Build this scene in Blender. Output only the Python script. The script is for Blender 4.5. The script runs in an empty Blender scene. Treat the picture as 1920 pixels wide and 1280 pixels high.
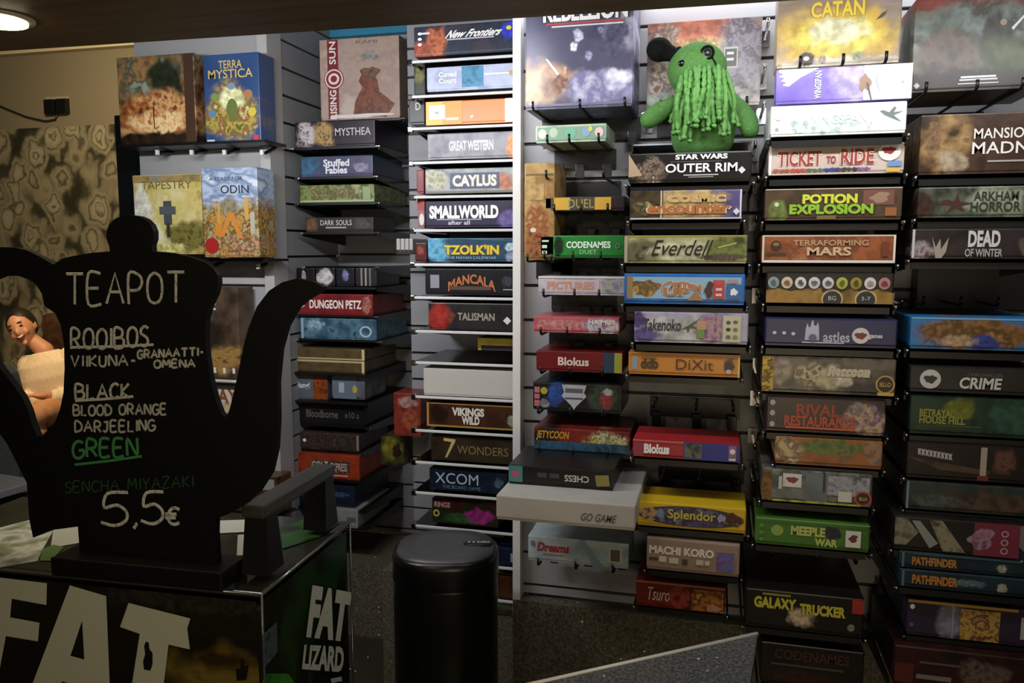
import bpy, bmesh, math, random
from mathutils import Vector, Matrix, noise as mnoise
C = bpy.context.scene.collection
# ------------------------------------------------------------------ camera, world, lights
TH = math.radians(14.5); PITCH = math.atan(170/1500.0); FPX = 1500.0; EYE = 1.5
cam_d = bpy.data.cameras.new('camera'); cam_d.sensor_width = 36; cam_d.lens = 36*FPX/1920
cam_d.clip_start = 0.02
cam = bpy.data.objects.new('camera', cam_d); C.objects.link(cam)
cam.location = (0, 0, EYE); cam.rotation_euler = (math.pi/2-PITCH, 0, TH)
bpy.context.scene.camera = cam
vs = bpy.context.scene.view_settings
bpy.context.scene.display_settings.display_device = 'sRGB'
vs.view_transform = 'Standard'; vs.look = 'None'; vs.gamma = 1; vs.use_curve_mapping = False
vs.exposure = 0.0
w = bpy.data.worlds.new('room_ambience'); bpy.context.scene.world = w; w.use_nodes = True
bg = w.node_tree.nodes['Background']; bg.inputs[0].default_value = (1.0, 0.86, 0.66, 1); bg.inputs[1].default_value = 0.04

def light(name, kind, loc, target, power, color=(1, 1, 1), size=0.1, size_y=None, spot=None, blend=0.5):
    d = bpy.data.lights.new(name, kind); d.energy = power; d.color = color
    if kind == 'AREA':
        d.size = size
        if size_y: d.shape = 'RECTANGLE'; d.size_y = size_y
    else:
        d.shadow_soft_size = size
    if kind == 'SPOT': d.spot_size = math.radians(spot); d.spot_blend = blend
    o = bpy.data.objects.new(name, d); C.objects.link(o); o.location = loc
    o.rotation_euler = (Vector(target)-Vector(loc)).to_track_quat('-Z', 'Z').to_euler()
    return o
# ------------------------------------------------------------------ pixel -> place helpers
_R = cam.rotation_euler.to_matrix()
def ray(px, py): return _R @ Vector(((px-960)/FPX, -(py-640)/FPX, -1.0))
O = Vector((0, 0, EYE))
def onv(px, py, v):
    d = ray(px, py); return O + d*(v/d.y)
def onz(px, py, z):
    d = ray(px, py); return O + d*((z-EYE)/d.z)
FWD = Vector((-math.sin(TH), math.cos(TH), 0)); RGT = Vector((math.cos(TH), math.sin(TH), 0))
def atd(px, py, F):
    d = ray(px, py); return O + d*(F/d.dot(FWD))
def onplane(px, py, p0, n):
    d = ray(px, py); return O + d*((p0-O).dot(n)/d.dot(n))

# ------------------------------------------------------------------ lamps
ZBULK = onv(978, 35, 1.45).z                              # underside of the bulkhead and its rear edge
_e0, _e1 = onz(120, 88.5, ZBULK), onz(1455, 3, ZBULK)
def edge_v(u): return _e0.y+(_e1.y-_e0.y)*(u-_e0.x)/(_e1.x-_e0.x)
COOL = (0.93, 0.95, 1.0); WARM = (1.0, 0.72, 0.42)
# cool strip lamps fixed along the hidden rear edge of the bulkhead, washing the display wall
for u, wd, pw, tgt in ((.28, .95, 4.6, (.28, 1.9, 1.5)), (-.74, .35, 3.6, (-.74, 2.4, 1.7)), (-1.35, .7, 12, (-1.3, 2.8, 1.65))):
    light('strip_lamp', 'AREA', (u, edge_v(u)+.06, ZBULK+.06), tgt, pw, COOL, wd, 0.04)
# spotlights of the same row
light('spot_lamp', 'SPOT', (-.56, edge_v(-.56)+.06, 2.05), (-.555, 2.2, 1.93), 10, COOL, 0.03, spot=34, blend=0.9)
light('spot_lamp', 'SPOT', (.0, edge_v(.0)+.06, 2.08), (-.03, 2.05, 1.84), 4.0, COOL, 0.03, spot=52, blend=0.9)
# added unseen fill grazing the slat boards to brighten their top
light('wall_wash_fill', 'AREA', (.12, 2.12, 2.25), (.12, 2.19, 1.6), 6.5, COOL, 1.3, .03)
# added fills for the near things, the sofa lamp, an added wallpaper fill
light('front_fill', 'AREA', (0.5, -0.9, 1.15), (0.0, 2.0, 1.0), 5.2, (1.0, 0.86, 0.62), 0.9)  # unseen fill added behind the camera to brighten the fronts
light('counter_fill', 'SPOT', (-0.75, 0.25, 1.84), (-0.65, 1.4, 0.95), 5, (1.0, 0.88, 0.62), 0.05, spot=110, blend=1)  # unseen spot added to brighten cooler front and sign
light('bounce_fill', 'AREA', (0.2, -0.5, 0.9), (-.2, .6, 1.92), 6, (1.0, 0.80, 0.5), 0.5)  # added upward fill standing in for floor bounce on the bulkhead
light('sofa_lamp', 'SPOT', (-3.55, 3.0, 2.2), (-4.05, 4.0, 0.85), 75, WARM, 0.08, spot=70, blend=0.8)
light('wallpaper_fill', 'AREA', (-3.6, 3.6, 2.9), (-3.8, 4.8, 1.5), 34, (1.0, 0.80, 0.5), 0.6)  # unseen fill added to brighten the wallpaper and plaster

# ------------------------------------------------------------------ materials
def lin(c):
    if isinstance(c, str):
        c = c.lstrip('#'); c = [int(c[i:i+2], 16)/255 for i in (0, 2, 4)]
    g_ = sum(c)/3; c = [x*.9+g_*.1 for x in c]
    return tuple((x/12.92 if x <= 0.04045 else ((x+0.055)/1.055)**2.4) for x in c) + (1.0,)
_mc = {}
def M(c, rough=0.5, metal=0.0, emit=0, spec=0.5, bump=0, bscale=200, name=None):
    k = (c, rough, metal, emit, spec, bump, bscale)
    if k in _mc: return _mc[k]
    m = bpy.data.materials.new(name or 'paint_%s' % c.strip('#')); m.use_nodes = True
    nt = m.node_tree; b = nt.nodes['Principled BSDF']
    b.inputs['Base Color'].default_value = lin(c); b.inputs['Roughness'].default_value = rough
    b.inputs['Metallic'].default_value = metal; b.inputs['Specular IOR Level'].default_value = spec
    if emit: b.inputs['Emission Color'].default_value = lin(c); b.inputs['Emission Strength'].default_value = emit
    if bump:
        tc = nt.nodes.new('ShaderNodeTexCoord'); n = nt.nodes.new('ShaderNodeTexNoise'); bp = nt.nodes.new('ShaderNodeBump')
        n.inputs['Scale'].default_value = bscale; n.inputs['Detail'].default_value = 3
        nt.links.new(tc.outputs['Object'], n.inputs['Vector']); nt.links.new(n.outputs[0], bp.inputs['Height'])
        bp.inputs['Strength'].default_value = bump; bp.inputs['Distance'].default_value = 0.002
        nt.links.new(bp.outputs[0], b.inputs['Normal'])
    _mc[k] = m; return m
_seed = [0]
def ART(cols, scale=18, rough=0.38, stretch=(1, 1, 1), hard=False, spec=0.4, metal=0, detail=6, bump=0):
    """printed / mottled surface: noise through a palette"""
    _seed[0] += 1; rnd = random.Random(_seed[0]*7+3)
    m = bpy.data.materials.new('printed_surface'); m.use_nodes = True; nt = m.node_tree; b = nt.nodes['Principled BSDF']
    tc = nt.nodes.new('ShaderNodeTexCoord'); mp = nt.nodes.new('ShaderNodeMapping')
    mp.inputs['Location'].default_value = [rnd.uniform(0, 50) for _ in range(3)]; mp.inputs['Scale'].default_value = stretch
    n = nt.nodes.new('ShaderNodeTexNoise'); n.inputs['Scale'].default_value = scale; n.inputs['Detail'].default_value = detail
    n.inputs['Distortion'].default_value = 0.12
    r = nt.nodes.new('ShaderNodeValToRGB'); e = r.color_ramp.elements
    N = len(cols)
    pos = [0.33+0.34*i/max(1, N-1) for i in range(N)]
    e[0].position = pos[0]; e[0].color = lin(cols[0]); e[1].position = pos[-1]; e[1].color = lin(cols[-1])
    for i in range(1, N-1):
        x = e.new(pos[i]); x.color = lin(cols[i])
    if hard: r.color_ramp.interpolation = 'CONSTANT'
    L = nt.links
    L.new(tc.outputs['Object'], mp.inputs['Vector']); L.new(mp.outputs[0], n.inputs['Vector']); L.new(n.outputs[0], r.inputs[0])
    L.new(r.outputs[0], b.inputs['Base Color'])
    b.inputs['Roughness'].default_value = rough; b.inputs['Specular IOR Level'].default_value = spec; b.inputs['Metallic'].default_value = metal
    if bump:
        bp = nt.nodes.new('ShaderNodeBump'); bp.inputs['Strength'].default_value = bump; bp.inputs['Distance'].default_value = 0.002
        L.new(n.outputs[0], bp.inputs['Height']); L.new(bp.outputs[0], b.inputs['Normal'])
    return m
def PAINT(cols, scale, blobs, rough=.36):
    """printed picture: mottled ground with soft-edged patches. blobs: (cx, cz, rx, rz, palette, seed) in metres on the face"""
    m = ART(cols, scale, rough); nt = m.node_tree; L = nt.links; b = nt.nodes['Principled BSDF']
    cur = b.inputs['Base Color'].links[0].from_socket
    tc = nt.nodes['Texture Coordinate']
    for cx, cz, rx, rz, pal, seed in blobs:
        def N(t, **k):
            n = nt.nodes.new(t)
            for a, v in k.items(): setattr(n, a, v)
            return n
        mp = N('ShaderNodeMapping'); mp.inputs['Location'].default_value = (-cx/rx, 0, -cz/rz); mp.inputs['Scale'].default_value = (1/rx, 0, 1/rz)
        ln = N('ShaderNodeVectorMath', operation='LENGTH'); L.new(tc.outputs['Object'], mp.inputs[0]); L.new(mp.outputs[0], ln.inputs[0])
        m2 = N('ShaderNodeMapping'); m2.inputs['Location'].default_value = (seed*3.7, seed*1.3, seed*5.1); m2.inputs['Scale'].default_value = (1, .2, 1)
        nz = N('ShaderNodeTexNoise'); nz.inputs['Scale'].default_value = .9/min(rx, rz); nz.inputs['Detail'].default_value = 5
        L.new(tc.outputs['Object'], m2.inputs[0]); L.new(m2.outputs[0], nz.inputs['Vector'])
        ad = N('ShaderNodeMath', operation='MULTIPLY_ADD'); ad.inputs[1].default_value = 1.5; L.new(nz.outputs[0], ad.inputs[0]); L.new(ln.outputs['Value'], ad.inputs[2])
        mr = N('ShaderNodeMapRange', interpolation_type='SMOOTHSTEP'); mr.inputs[1].default_value = 1.95; mr.inputs[2].default_value = 1.45; L.new(ad.outputs[0], mr.inputs[0])
        mx = N('ShaderNodeMix', data_type='RGBA'); L.new(mr.outputs[0], mx.inputs['Factor']); L.new(cur, mx.inputs['A'])
        if isinstance(pal, str):
            c = lin(pal); r = N('ShaderNodeValToRGB'); e = r.color_ramp.elements; e[0].position = .36; e[1].position = .64
            e[0].color = tuple(x*.62 for x in c[:3])+(1,); e[1].color = tuple(min(1, x*1.3) for x in c[:3])+(1,); sc = .012
            n3 = N('ShaderNodeTexNoise'); n3.inputs['Scale'].default_value = 1.6/min(rx, rz)
        else:
            r = N('ShaderNodeValToRGB'); e = r.color_ramp.elements; K_ = len(pal[1]); pos = [.33+.34*i/max(1, K_-1) for i in range(K_)]
            e[0].position, e[0].color = pos[0], lin(pal[1][0]); e[1].position, e[1].color = pos[-1], lin(pal[1][-1])
            for i in range(1, K_-1): x = e.new(pos[i]); x.color = lin(pal[1][i])
            n3 = N('ShaderNodeTexNoise'); n3.inputs['Scale'].default_value = pal[2]; n3.inputs['Distortion'].default_value = .12
        n3.inputs['Detail'].default_value = 6; m3 = N('ShaderNodeMapping'); m3.inputs['Location'].default_value = (seed*2.1, 0, seed*4.3)
        if not isinstance(pal, str): m3.inputs['Scale'].default_value = pal[3]
        L.new(tc.outputs['Object'], m3.inputs[0]); L.new(m3.outputs[0], n3.inputs['Vector']); L.new(n3.outputs[0], r.inputs[0]); L.new(r.outputs[0], mx.inputs['B'])
        cur = mx.outputs['Result']
    L.new(cur, b.inputs['Base Color']); return m
def GRANITE(base, scale=55, rough=0.22):
    m = bpy.data.materials.new('speckled_granite'); m.use_nodes = True; nt = m.node_tree; b = nt.nodes['Principled BSDF']; L = nt.links
    tc = nt.nodes.new('ShaderNodeTexCoord')
    n = nt.nodes.new('ShaderNodeTexNoise'); n.inputs['Scale'].default_value = 160; n.inputs['Detail'].default_value = 6
    r = nt.nodes.new('ShaderNodeValToRGB'); r.color_ramp.elements[0].position = .4; r.color_ramp.elements[1].position = .7
    r.color_ramp.elements[0].color = lin(base[0]); r.color_ramp.elements[1].color = lin(base[1])
    v = nt.nodes.new('ShaderNodeTexVoronoi'); v.inputs['Scale'].default_value = scale
    r2 = nt.nodes.new('ShaderNodeValToRGB'); r2.color_ramp.elements[0].position = .11; r2.color_ramp.elements[1].position = .14
    r2.color_ramp.elements[0].color = (1, 1, 1, 1); r2.color_ramp.elements[1].color = (0, 0, 0, 1)
    sep = nt.nodes.new('ShaderNodeSeparateColor'); gt = nt.nodes.new('ShaderNodeMath'); gt.operation = 'GREATER_THAN'; gt.inputs[1].default_value = 0.8
    mu = nt.nodes.new('ShaderNodeMath'); mu.operation = 'MULTIPLY'
    mx = nt.nodes.new('ShaderNodeMix'); mx.data_type = 'RGBA'; mx.inputs['B'].default_value = lin('#fffdf2')
    for a in (n, v): L.new(tc.outputs['Object'], a.inputs['Vector'])
    L.new(n.outputs[0], r.inputs[0]); L.new(v.outputs['Distance'], r2.inputs[0]); L.new(v.outputs['Color'], sep.inputs[0])
    L.new(sep.outputs[0], gt.inputs[0]); L.new(r2.outputs[0], mu.inputs[0]); L.new(gt.outputs[0], mu.inputs[1])
    L.new(mu.outputs[0], mx.inputs['Factor']); L.new(r.outputs[0], mx.inputs['A']); L.new(mx.outputs['Result'], b.inputs['Base Color'])
    b.inputs['Roughness'].default_value = rough
    return m
def PAPER():
    """scrolling leaf pattern of the wallpaper"""
    m = bpy.data.materials.new('leaf_wallpaper'); m.use_nodes = True; nt = m.node_tree; b = nt.nodes['Principled BSDF']; L = nt.links
    tc = nt.nodes.new('ShaderNodeTexCoord'); n = nt.nodes.new('ShaderNodeTexNoise'); n.inputs['Scale'].default_value = 9; n.inputs['Detail'].default_value = 2
    mx = nt.nodes.new('ShaderNodeVectorMath'); mx.operation = 'MULTIPLY_ADD'; mx.inputs[1].default_value = (.16, 0, .16)
    v = nt.nodes.new('ShaderNodeTexVoronoi'); v.inputs['Scale'].default_value = 6.5; v.feature = 'SMOOTH_F1'; v.inputs['Smoothness'].default_value = .15
    r = nt.nodes.new('ShaderNodeValToRGB'); e = r.color_ramp.elements
    e[0].position = 0; e[0].color = lin('#7c7256'); e[1].position = .86; e[1].color = lin('#2a2818')
    for p_, c in ((.10, '#a89c7c'), (.17, '#5c5640'), (.23, '#a89e80'), (.40, '#8f8566'), (.45, '#4c4732'), (.52, '#958b6c'), (.66, '#7c7256'), (.74, '#45402c')): x = e.new(p_); x.color = lin(c)
    sp = nt.nodes.new('ShaderNodeMapping'); sp.inputs['Scale'].default_value = (1, 0, .8)
    L.new(tc.outputs['Object'], sp.inputs[0]); L.new(sp.outputs[0], n.inputs['Vector']); L.new(n.outputs['Color'], mx.inputs[0]); L.new(sp.outputs[0], mx.inputs[2])
    L.new(mx.outputs[0], v.inputs['Vector']); L.new(v.outputs['Distance'], r.inputs[0]); L.new(r.outputs[0], b.inputs['Base Color']); b.inputs['Roughness'].default_value = .7
    return m
def GLASS():
    if 'glass' in _mc: return _mc['glass']
    m = bpy.data.materials.new('clear_glass'); m.use_nodes = True; nt = m.node_tree
    nt.nodes.remove(nt.nodes['Principled BSDF']); L = nt.links
    t = nt.nodes.new('ShaderNodeBsdfTransparent'); t.inputs[0].default_value = (0.86, 0.93, 0.90, 1)
    g = nt.nodes.new('ShaderNodeBsdfGlossy'); g.inputs['Roughness'].default_value = 0.06
    f = nt.nodes.new('ShaderNodeFresnel'); f.inputs[0].default_value = 1.5
    mx = nt.nodes.new('ShaderNodeMixShader')
    L.new(f.outputs[0], mx.inputs[0]); L.new(t.outputs[0], mx.inputs[1]); L.new(g.outputs[0], mx.inputs[2])
    L.new(mx.outputs[0], nt.nodes['Material Output'].inputs[0]); _mc['glass'] = m; return m

BLACK = M('#0c0c0c', 0.4); BLK2 = M('#161615', 0.35); CHROME = M('#d8d8d8', 0.12, 1.0); WHITE = M('#e8e8e6', 0.5)

# ------------------------------------------------------------------ mesh building
class MB:
    def __init__(s): s.v = []; s.f = []; s.mi = []; s.mats = []; s.sm = []
    def mat(s, m):
        if m not in s.mats: s.mats.append(m)
        return s.mats.index(m)
    def add(s, vs, fs, m, smooth=False):
        k = len(s.v); i = s.mat(m); s.v += [Vector(p) for p in vs]
        for f in fs: s.f.append([a+k for a in f]); s.mi.append(i); s.sm.append(smooth)
    def box(s, a, b, m, bev=0):
        a = Vector(a); b = Vector(b); lo = Vector(map(min, a, b)); hi = Vector(map(max, a, b))
        bm = bmesh.new(); bmesh.ops.create_cube(bm, size=1)
        for v in bm.verts: v.co = Vector([lo[i]+(v.co[i]+.5)*(hi[i]-lo[i]) for i in range(3)])
        if bev: bmesh.ops.bevel(bm, geom=bm.edges[:], offset=min(bev, min(hi-lo)*.45), segments=2, affect='EDGES', profile=.6)
        s.bm(bm, m)
    def bm(s, bm, m, smooth=False):
        bm.verts.index_update()
        s.add([v.co.copy() for v in bm.verts], [[v.index for v in f.verts] for f in bm.faces], m, smooth); bm.free()
    def obb(s, p, ax, ay, az, m, bev=0):
        """box centred on p with half-axes"""
        bm = bmesh.new(); bmesh.ops.create_cube(bm, size=2)
        if bev:
            L = [ax.length, ay.length, az.length]
            for v in bm.verts: v.co = Vector([v.co[i]*L[i] for i in range(3)])
            bmesh.ops.bevel(bm, geom=bm.edges[:], offset=bev, segments=2, affect='EDGES', profile=.6)
            X, Y, Z = ax.normalized(), ay.normalized(), az.normalized()
            for v in bm.verts: v.co = p + X*v.co.x + Y*v.co.y + Z*v.co.z
        else:
            for v in bm.verts: v.co = p + ax*v.co.x + ay*v.co.y + az*v.co.z
        s.bm(bm, m)
    def tube(s, pts, r, m, n=8, cap=True):
        pts = [Vector(p) for p in pts]; rs = r if isinstance(r, (list, tuple)) else [r]*len(pts)
        k = len(s.v); up = Vector((0.123, 0.31, 0.94)); vs = []; fs = []
        for i, p in enumerate(pts):
            d = (pts[min(i+1, len(pts)-1)]-pts[max(i-1, 0)]).normalized()
            x = d.cross(up)
            if x.length < .05: x = d.cross(Vector((1, 0, 0)))
            x.normalize(); y = d.cross(x)
            for j in range(n):
                a = 2*math.pi*j/n; vs.append(p+(x*math.cos(a)+y*math.sin(a))*rs[i])
        for i in range(len(pts)-1):
            for j in range(n):
                a = i*n+j; b = i*n+(j+1) % n; fs.append([a, b, b+n, a+n])
        if cap: fs.append(list(range(n))[::-1]); fs.append([(len(pts)-1)*n+j for j in range(n)])
        s.add(vs, fs, m, True)
    def ball(s, c, r, m, rot=None, seg=20, rings=14, fn=None):
        bm = bmesh.new(); bmesh.ops.create_uvsphere(bm, u_segments=seg, v_segments=rings, radius=1)
        r = Vector((r, r, r)) if not isinstance(r, (tuple, list, Vector)) else Vector(r)
        for v in bm.verts:
            q = Vector((v.co.x*r.x, v.co.y*r.y, v.co.z*r.z))
            if fn: q = fn(q)
            if rot is not None: q = rot @ q
            v.co = q+Vector(c)
        s.bm(bm, m, True)
    def prism(s, pts, off, m, holes=None, front=None):
        """flat outline (3-D points in a plane) with optional holes, thickness vector off"""
        loops = [[Vector(p) for p in pts]] + [[Vector(p) for p in h] for h in (holes or [])]
        from mathutils.geometry import tessellate_polygon
        tri = tessellate_polygon(loops); flat = [p for l in loops for p in l]; n = len(flat)
        off = Vector(off)
        vs = flat+[p+off for p in flat]; fs = [list(t) for t in tri]+[[a+n for a in t][::-1] for t in tri]
        s.add(vs, fs, m)
        k = 0; side = []
        for l in loops:
            for i in range(len(l)): side.append([k+i, k+(i+1) % len(l), k+(i+1) % len(l)+n, k+i+n])
            k += len(l)
        s.add(vs, side, m)
    def build(s, name, parent=None, origin=None):
        me = bpy.data.meshes.new(name); o0 = Vector(origin) if origin is not None else (parent_loc(parent) if parent else Vector((0, 0, 0)))
        me.from_pydata([v-o0 for v in s.v], [], s.f)
        for m in s.mats: me.materials.append(m)
        for p, i, q in zip(me.polygons, s.mi, s.sm): p.material_index = i; p.use_smooth = q
        bm = bmesh.new(); bm.from_mesh(me); bmesh.ops.recalc_face_normals(bm, faces=bm.faces[:]); bm.to_mesh(me); bm.free()
        me.update(); ob = bpy.data.objects.new(name, me); C.objects.link(ob)
        if parent: ob.parent = parent
        else: ob.location = o0
        return ob
def parent_loc(p):
    l = p.location.copy()
    while p.parent: p = p.parent; l += p.location
    return l
def tag(o, label, cat, group=None):
    o['label'] = label; o['category'] = cat
    if group: o['group'] = group
    return o
def empty(name, loc, label, cat, group=None):
    o = bpy.data.objects.new(name, None); o.empty_display_size = .05; C.objects.link(o); o.location = loc
    return tag(o, label, cat, group)
def structure(o): o['kind'] = 'structure'; return o

# ------------------------------------------------------------------ lettering
_tc = {}
def glyphs(txt, bold=0.0):
    """block lettering from the built-in font -> (points, faces) normalised to a unit box"""
    k = (txt, bold)
    if k in _tc: return _tc[k]
    cu = bpy.data.curves.new('lettering', 'FONT'); cu.body = txt; cu.offset = bold; cu.resolution_u = 3; cu.fill_mode = 'FRONT'
    cu.align_x = 'CENTER'; cu.space_line = 0.85
    ob = bpy.data.objects.new('lettering', cu); C.objects.link(ob)
    dg = bpy.context.evaluated_depsgraph_get(); dg.update(); me = ob.evaluated_get(dg).to_mesh()
    P = [v.co.copy() for v in me.vertices]; F = [list(p.vertices) for p in me.polygons]
    ob.evaluated_get(dg).to_mesh_clear(); bpy.data.objects.remove(ob); bpy.data.curves.remove(cu)
    x0 = min(p.x for p in P); x1 = max(p.x for p in P); y0 = min(p.y for p in P); y1 = max(p.y for p in P)
    P = [((p.x-x0)/(x1-x0), (p.y-y0)/(y1-y0)) for p in P]
    _tc[k] = (P, F); return P, F
def blob(seed, n=22, rough=.35):
    rnd = random.Random(seed); ph = [rnd.uniform(0, 6.28) for _ in range(4)]; out = []
    for i in range(n):
        a = 2*math.pi*i/n; r = 1+rough*(math.sin(2*a+ph[0])*.4+math.sin(3*a+ph[1])*.35+math.sin(5*a+ph[2])*.3+math.sin(7*a+ph[3])*.2)
        out.append((r*math.cos(a)/(1+rough*.5), r*math.sin(a)/(1+rough*.5)))
    return out
def prints(elems, frame0):
    """elems in fractions of the face (y down). frame(fx, fy, lift) -> point. Returns lettering MB, artwork MB"""
    T = MB(); A = MB(); lift = 0.0
    frame = lambda fx, fy, l: frame0(min(.996, max(.004, fx)), min(.99, max(.01, fy)), l)
    for e in elems:
        lift += 0.00025; k = e[0]
        if k == 't':
            _, txt, cx, cy, ww, hh, col = e[:7]; opt = e[7] if len(e) > 7 else {}
            for pas in ((1, 0) if 'out' in opt else (0,)):
                P, F = glyphs(txt, opt.get('bold', 0.0)+(0.035 if pas else 0))
                c = opt['out'] if pas else col; g = 1.03 if pas else 1
                sh = opt.get('shear', 0); fl = -1 if opt.get('flip') else 1; arc = opt.get('arc', 0); rot = opt.get('rot', 0)
                lift += 0.00025; pts = []
                for x, y in P:
                    X = (x-.5)*ww*g*fl; Y = -(y-.5)*hh*g*fl
                    X += sh*(y-.5)*ww*.1; Y += arc*((x-.5)**2)*4
                    if rot: X, Y = -(y-.5)*hh*g, -(x-.5)*ww*g
                    pts.append(frame(cx+X, cy+Y, lift))
                T.add(pts, F, M(c, .45))
        else:
            cx, cy, ww, hh = e[1:5]; col = e[5]; m = M(col, .42) if isinstance(col, str) else (ART(col[1], col[2], .4, stretch=col[3]) if isinstance(col, tuple) else col)
            if k == 'r': q = [(-.5, -.5), (.5, -.5), (.5, .5), (-.5, .5)]
            elif k == 'e': q = [(.5*math.cos(a*math.pi/14), .5*math.sin(a*math.pi/14)) for a in range(28)]
            elif k == 'b': q = [(.5*x, .5*y) for x, y in blob(e[6] if len(e) > 6 else 1)]
            elif k == 'p': q = [(x-.5, y-.5) for x, y in e[6]]
            elif k == 'o':
                n = 28; th = e[6] if len(e) > 6 else .75
                pts = [frame(cx+ww*.5*s*math.cos(a*2*math.pi/n), cy+hh*.5*s*math.sin(a*2*math.pi/n), lift) for s in (1, th) for a in range(n)]
                A.add(pts, [[a, (a+1) % n, (a+1) % n+n, a+n] for a in range(n)], m); continue
            pts = [frame(cx+ww*x, cy+hh*y, lift) for x, y in q]
            if k in 'bp':
                from mathutils.geometry import tessellate_polygon
                A.add(pts, [list(t) for t in tessellate_polygon([pts])], m)
            else: A.add(pts, [list(range(len(pts)))], m)
    return T, A
# ------------------------------------------------------------------ game boxes: pixel rectangle of the front face, plane of the front, depth
W = '#f2f0ea'; K = '#0e0d0c'
VB, VC, VR = 2.74, 2.40, 1.86           # fronts of the alcove column, the glass shelf column, the right wall
PAL = lambda cols, scale=18, stretch=(1, 1, 1): ('pal', cols, scale, stretch)
BOXES = []
SHELVED = {}
def game_box(key, x0, y0, x1, y1, v, dep, pal, label, group, elems=(), scale=16, z0=None, hard=False, rough=.36, tilt=0, lift_front=None):
    xm, ym = (x0+x1)/2, (y0+y1)/2
    ua, ub = onv(x0, ym, v).x, onv(x1, ym, v).x; zt = onv(xm, y0, v).z; zb = onv(xm, y1, v).z if z0 is None else z0
    wv, hv = ub-ua, zt-zb
    if isinstance(pal, str): pal = [pal, pal]
    solid = []; soft = []; keep = []
    for i, e in enumerate(elems):                          # patches of the painted picture go into the print itself
        under = any(abs(e[1]-s[1]) < s[3]/2 and abs(e[2]-s[2]) < s[4]/2 for s in solid) if e[0] != 't' else True
        if e[0] == 's' or (e[0] == 'b' and not under): soft.append(((e[1]-.5)*wv, (1-e[2])*hv, e[3]*.62*wv, e[4]*.62*hv, e[5], (e[6] if len(e) > 6 else i)+len(BOXES)))
        else:
            keep.append(e)
            if e[0] != 't': solid.append(e)
    elems = keep
    m = PAINT(pal, scale, soft, rough) if soft else (M(pal[0], rough) if pal[0] == pal[-1] else ART(pal, scale, rough))
    b = MB(); b.box((ua, v, zb+.004), (ub, v+dep, zt), m, .0035)
    b.box((ua+.002, v+.002, zb), (ub-.002, v+dep-.002, zb+.006), m)          # tray lip showing under the lid
    o = b.build('game_box', None, ((ua+ub)/2, v+dep/2, zb))
    tag(o, label, 'board game', group)
    if elems:
        fr = lambda fx, fy, l: Vector((ua+fx*wv, v-.0004-l, zt-fy*hv))
        T, A = prints(elems, fr)
        if A.f: A.build('cover_marking', o)
        if T.f: T.build('title_lettering', o)
    BOXES.append((key, ua, ub, zb, zt, v, dep)); SHELVED[key] = (ua, ub, zb, zt, v, dep, label)
    return o
GA, GB, GC, GR = 'games on the white slat panel', 'games in the dim alcove stack', 'games on the glass shelves', 'games on the right display wall'
t = lambda *a, **k: ('t',)+a+((k,) if k else ())

# --- white panel behind the sign
game_box('A1', 222, 103, 366, 270, 2.50, .12, ['#3a2a1c', '#6e4a2c', '#8d7350', '#4b3a28', '#7d7a5c'], 'portrait game box painted with a burning camp under trees', GA,
  [('b', .42, .22, .7, .5, PAL(['#7b5a34', '#a9804c', '#5a5138', '#8fa08a'], 22), 3), ('b', .62, .3, .34, .5, '#27301f', 4), ('b', .45, .68, .9, .5, PAL(['#5a2c14', '#b0622a', '#e8b070', '#7c3a18'], 26), 5),
   ('b', .5, .76, .55, .22, PAL(['#e09a4a', '#ffe0a0', '#c8641c'], 40), 7), ('s', .5, .96, 1.4, .16, PAL(['#1c130d', '#3a281a'], 30)), ('r', .46, .7, .012, .26, '#241308'),
   ('r', .93, .5, .12, .98, '#4a3222')])
game_box('A2', 383, 100, 487, 268, 2.50, .10, ['#2a4878', '#335286', '#2e4c7e'], 'tall blue game box with a gold ring of emblems', GA,
  [('b', .5, .66, .74, .5, PAL(['#5c6a2c', '#c8a84e', '#7a7434', '#9a5a32', '#d8d28c'], 34), 2), ('b', .5, .5, .36, .2, '#e9e6a8', 3), ('e', .5, .62, .2, .24, '#6c7a3a'), ('e', .5, .36, .14, .08, '#7d93b8'),
   ('e', .86, .66, .14, .1, '#dcc23a'), ('e', .14, .66, .14, .09, '#5f86ad'), ('e', .8, .46, .16, .1, '#b07a4e'), ('e', .2, .48, .14, .1, '#7f9a4a'), ('r', .92, .95, .09, .06, '#d8364a'), ('r', .1, .97, .14, .03, '#c8d0dc'),
   t('TERRA', .5, .12, .42, .09, '#d9b968', bold=.01), t('MYSTICA', .5, .225, .8, .1, '#d9b968', bold=.01)], scale=6)
game_box('A3', 252, 327, 379, 476, 2.505, .07, ['#b99b44', '#e2cf7c', '#d6bd62', '#8f8a4e'], 'pale yellow game box with a grey tower, left of the harvest box', GA,
  [('b', .52, .5, .5, .8, PAL(['#e8dc98', '#d9c468', '#f2ecc0'], 14), 4), ('r', .5, .48, .12, .3, '#4d5358'), ('r', .5, .45, .24, .1, '#59605f'), ('r', .5, .7, .05, .18, '#3f3a22'), ('b', .8, .78, .5, .3, PAL(['#5c5428', '#8d8238', '#3c3a1c'], 40), 6),
   ('b', .4, .93, .6, .12, '#d8cf78', 7), ('b', .12, .45, .22, .5, '#f0ead0', 9), ('r', .5, .05, 1, .09, PAL(['#6d7350', '#b7924e', '#7f8f88'], 30)), t('TAPESTRY', .5, .13, .74, .1, '#7d7038', bold=.0)])
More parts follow.
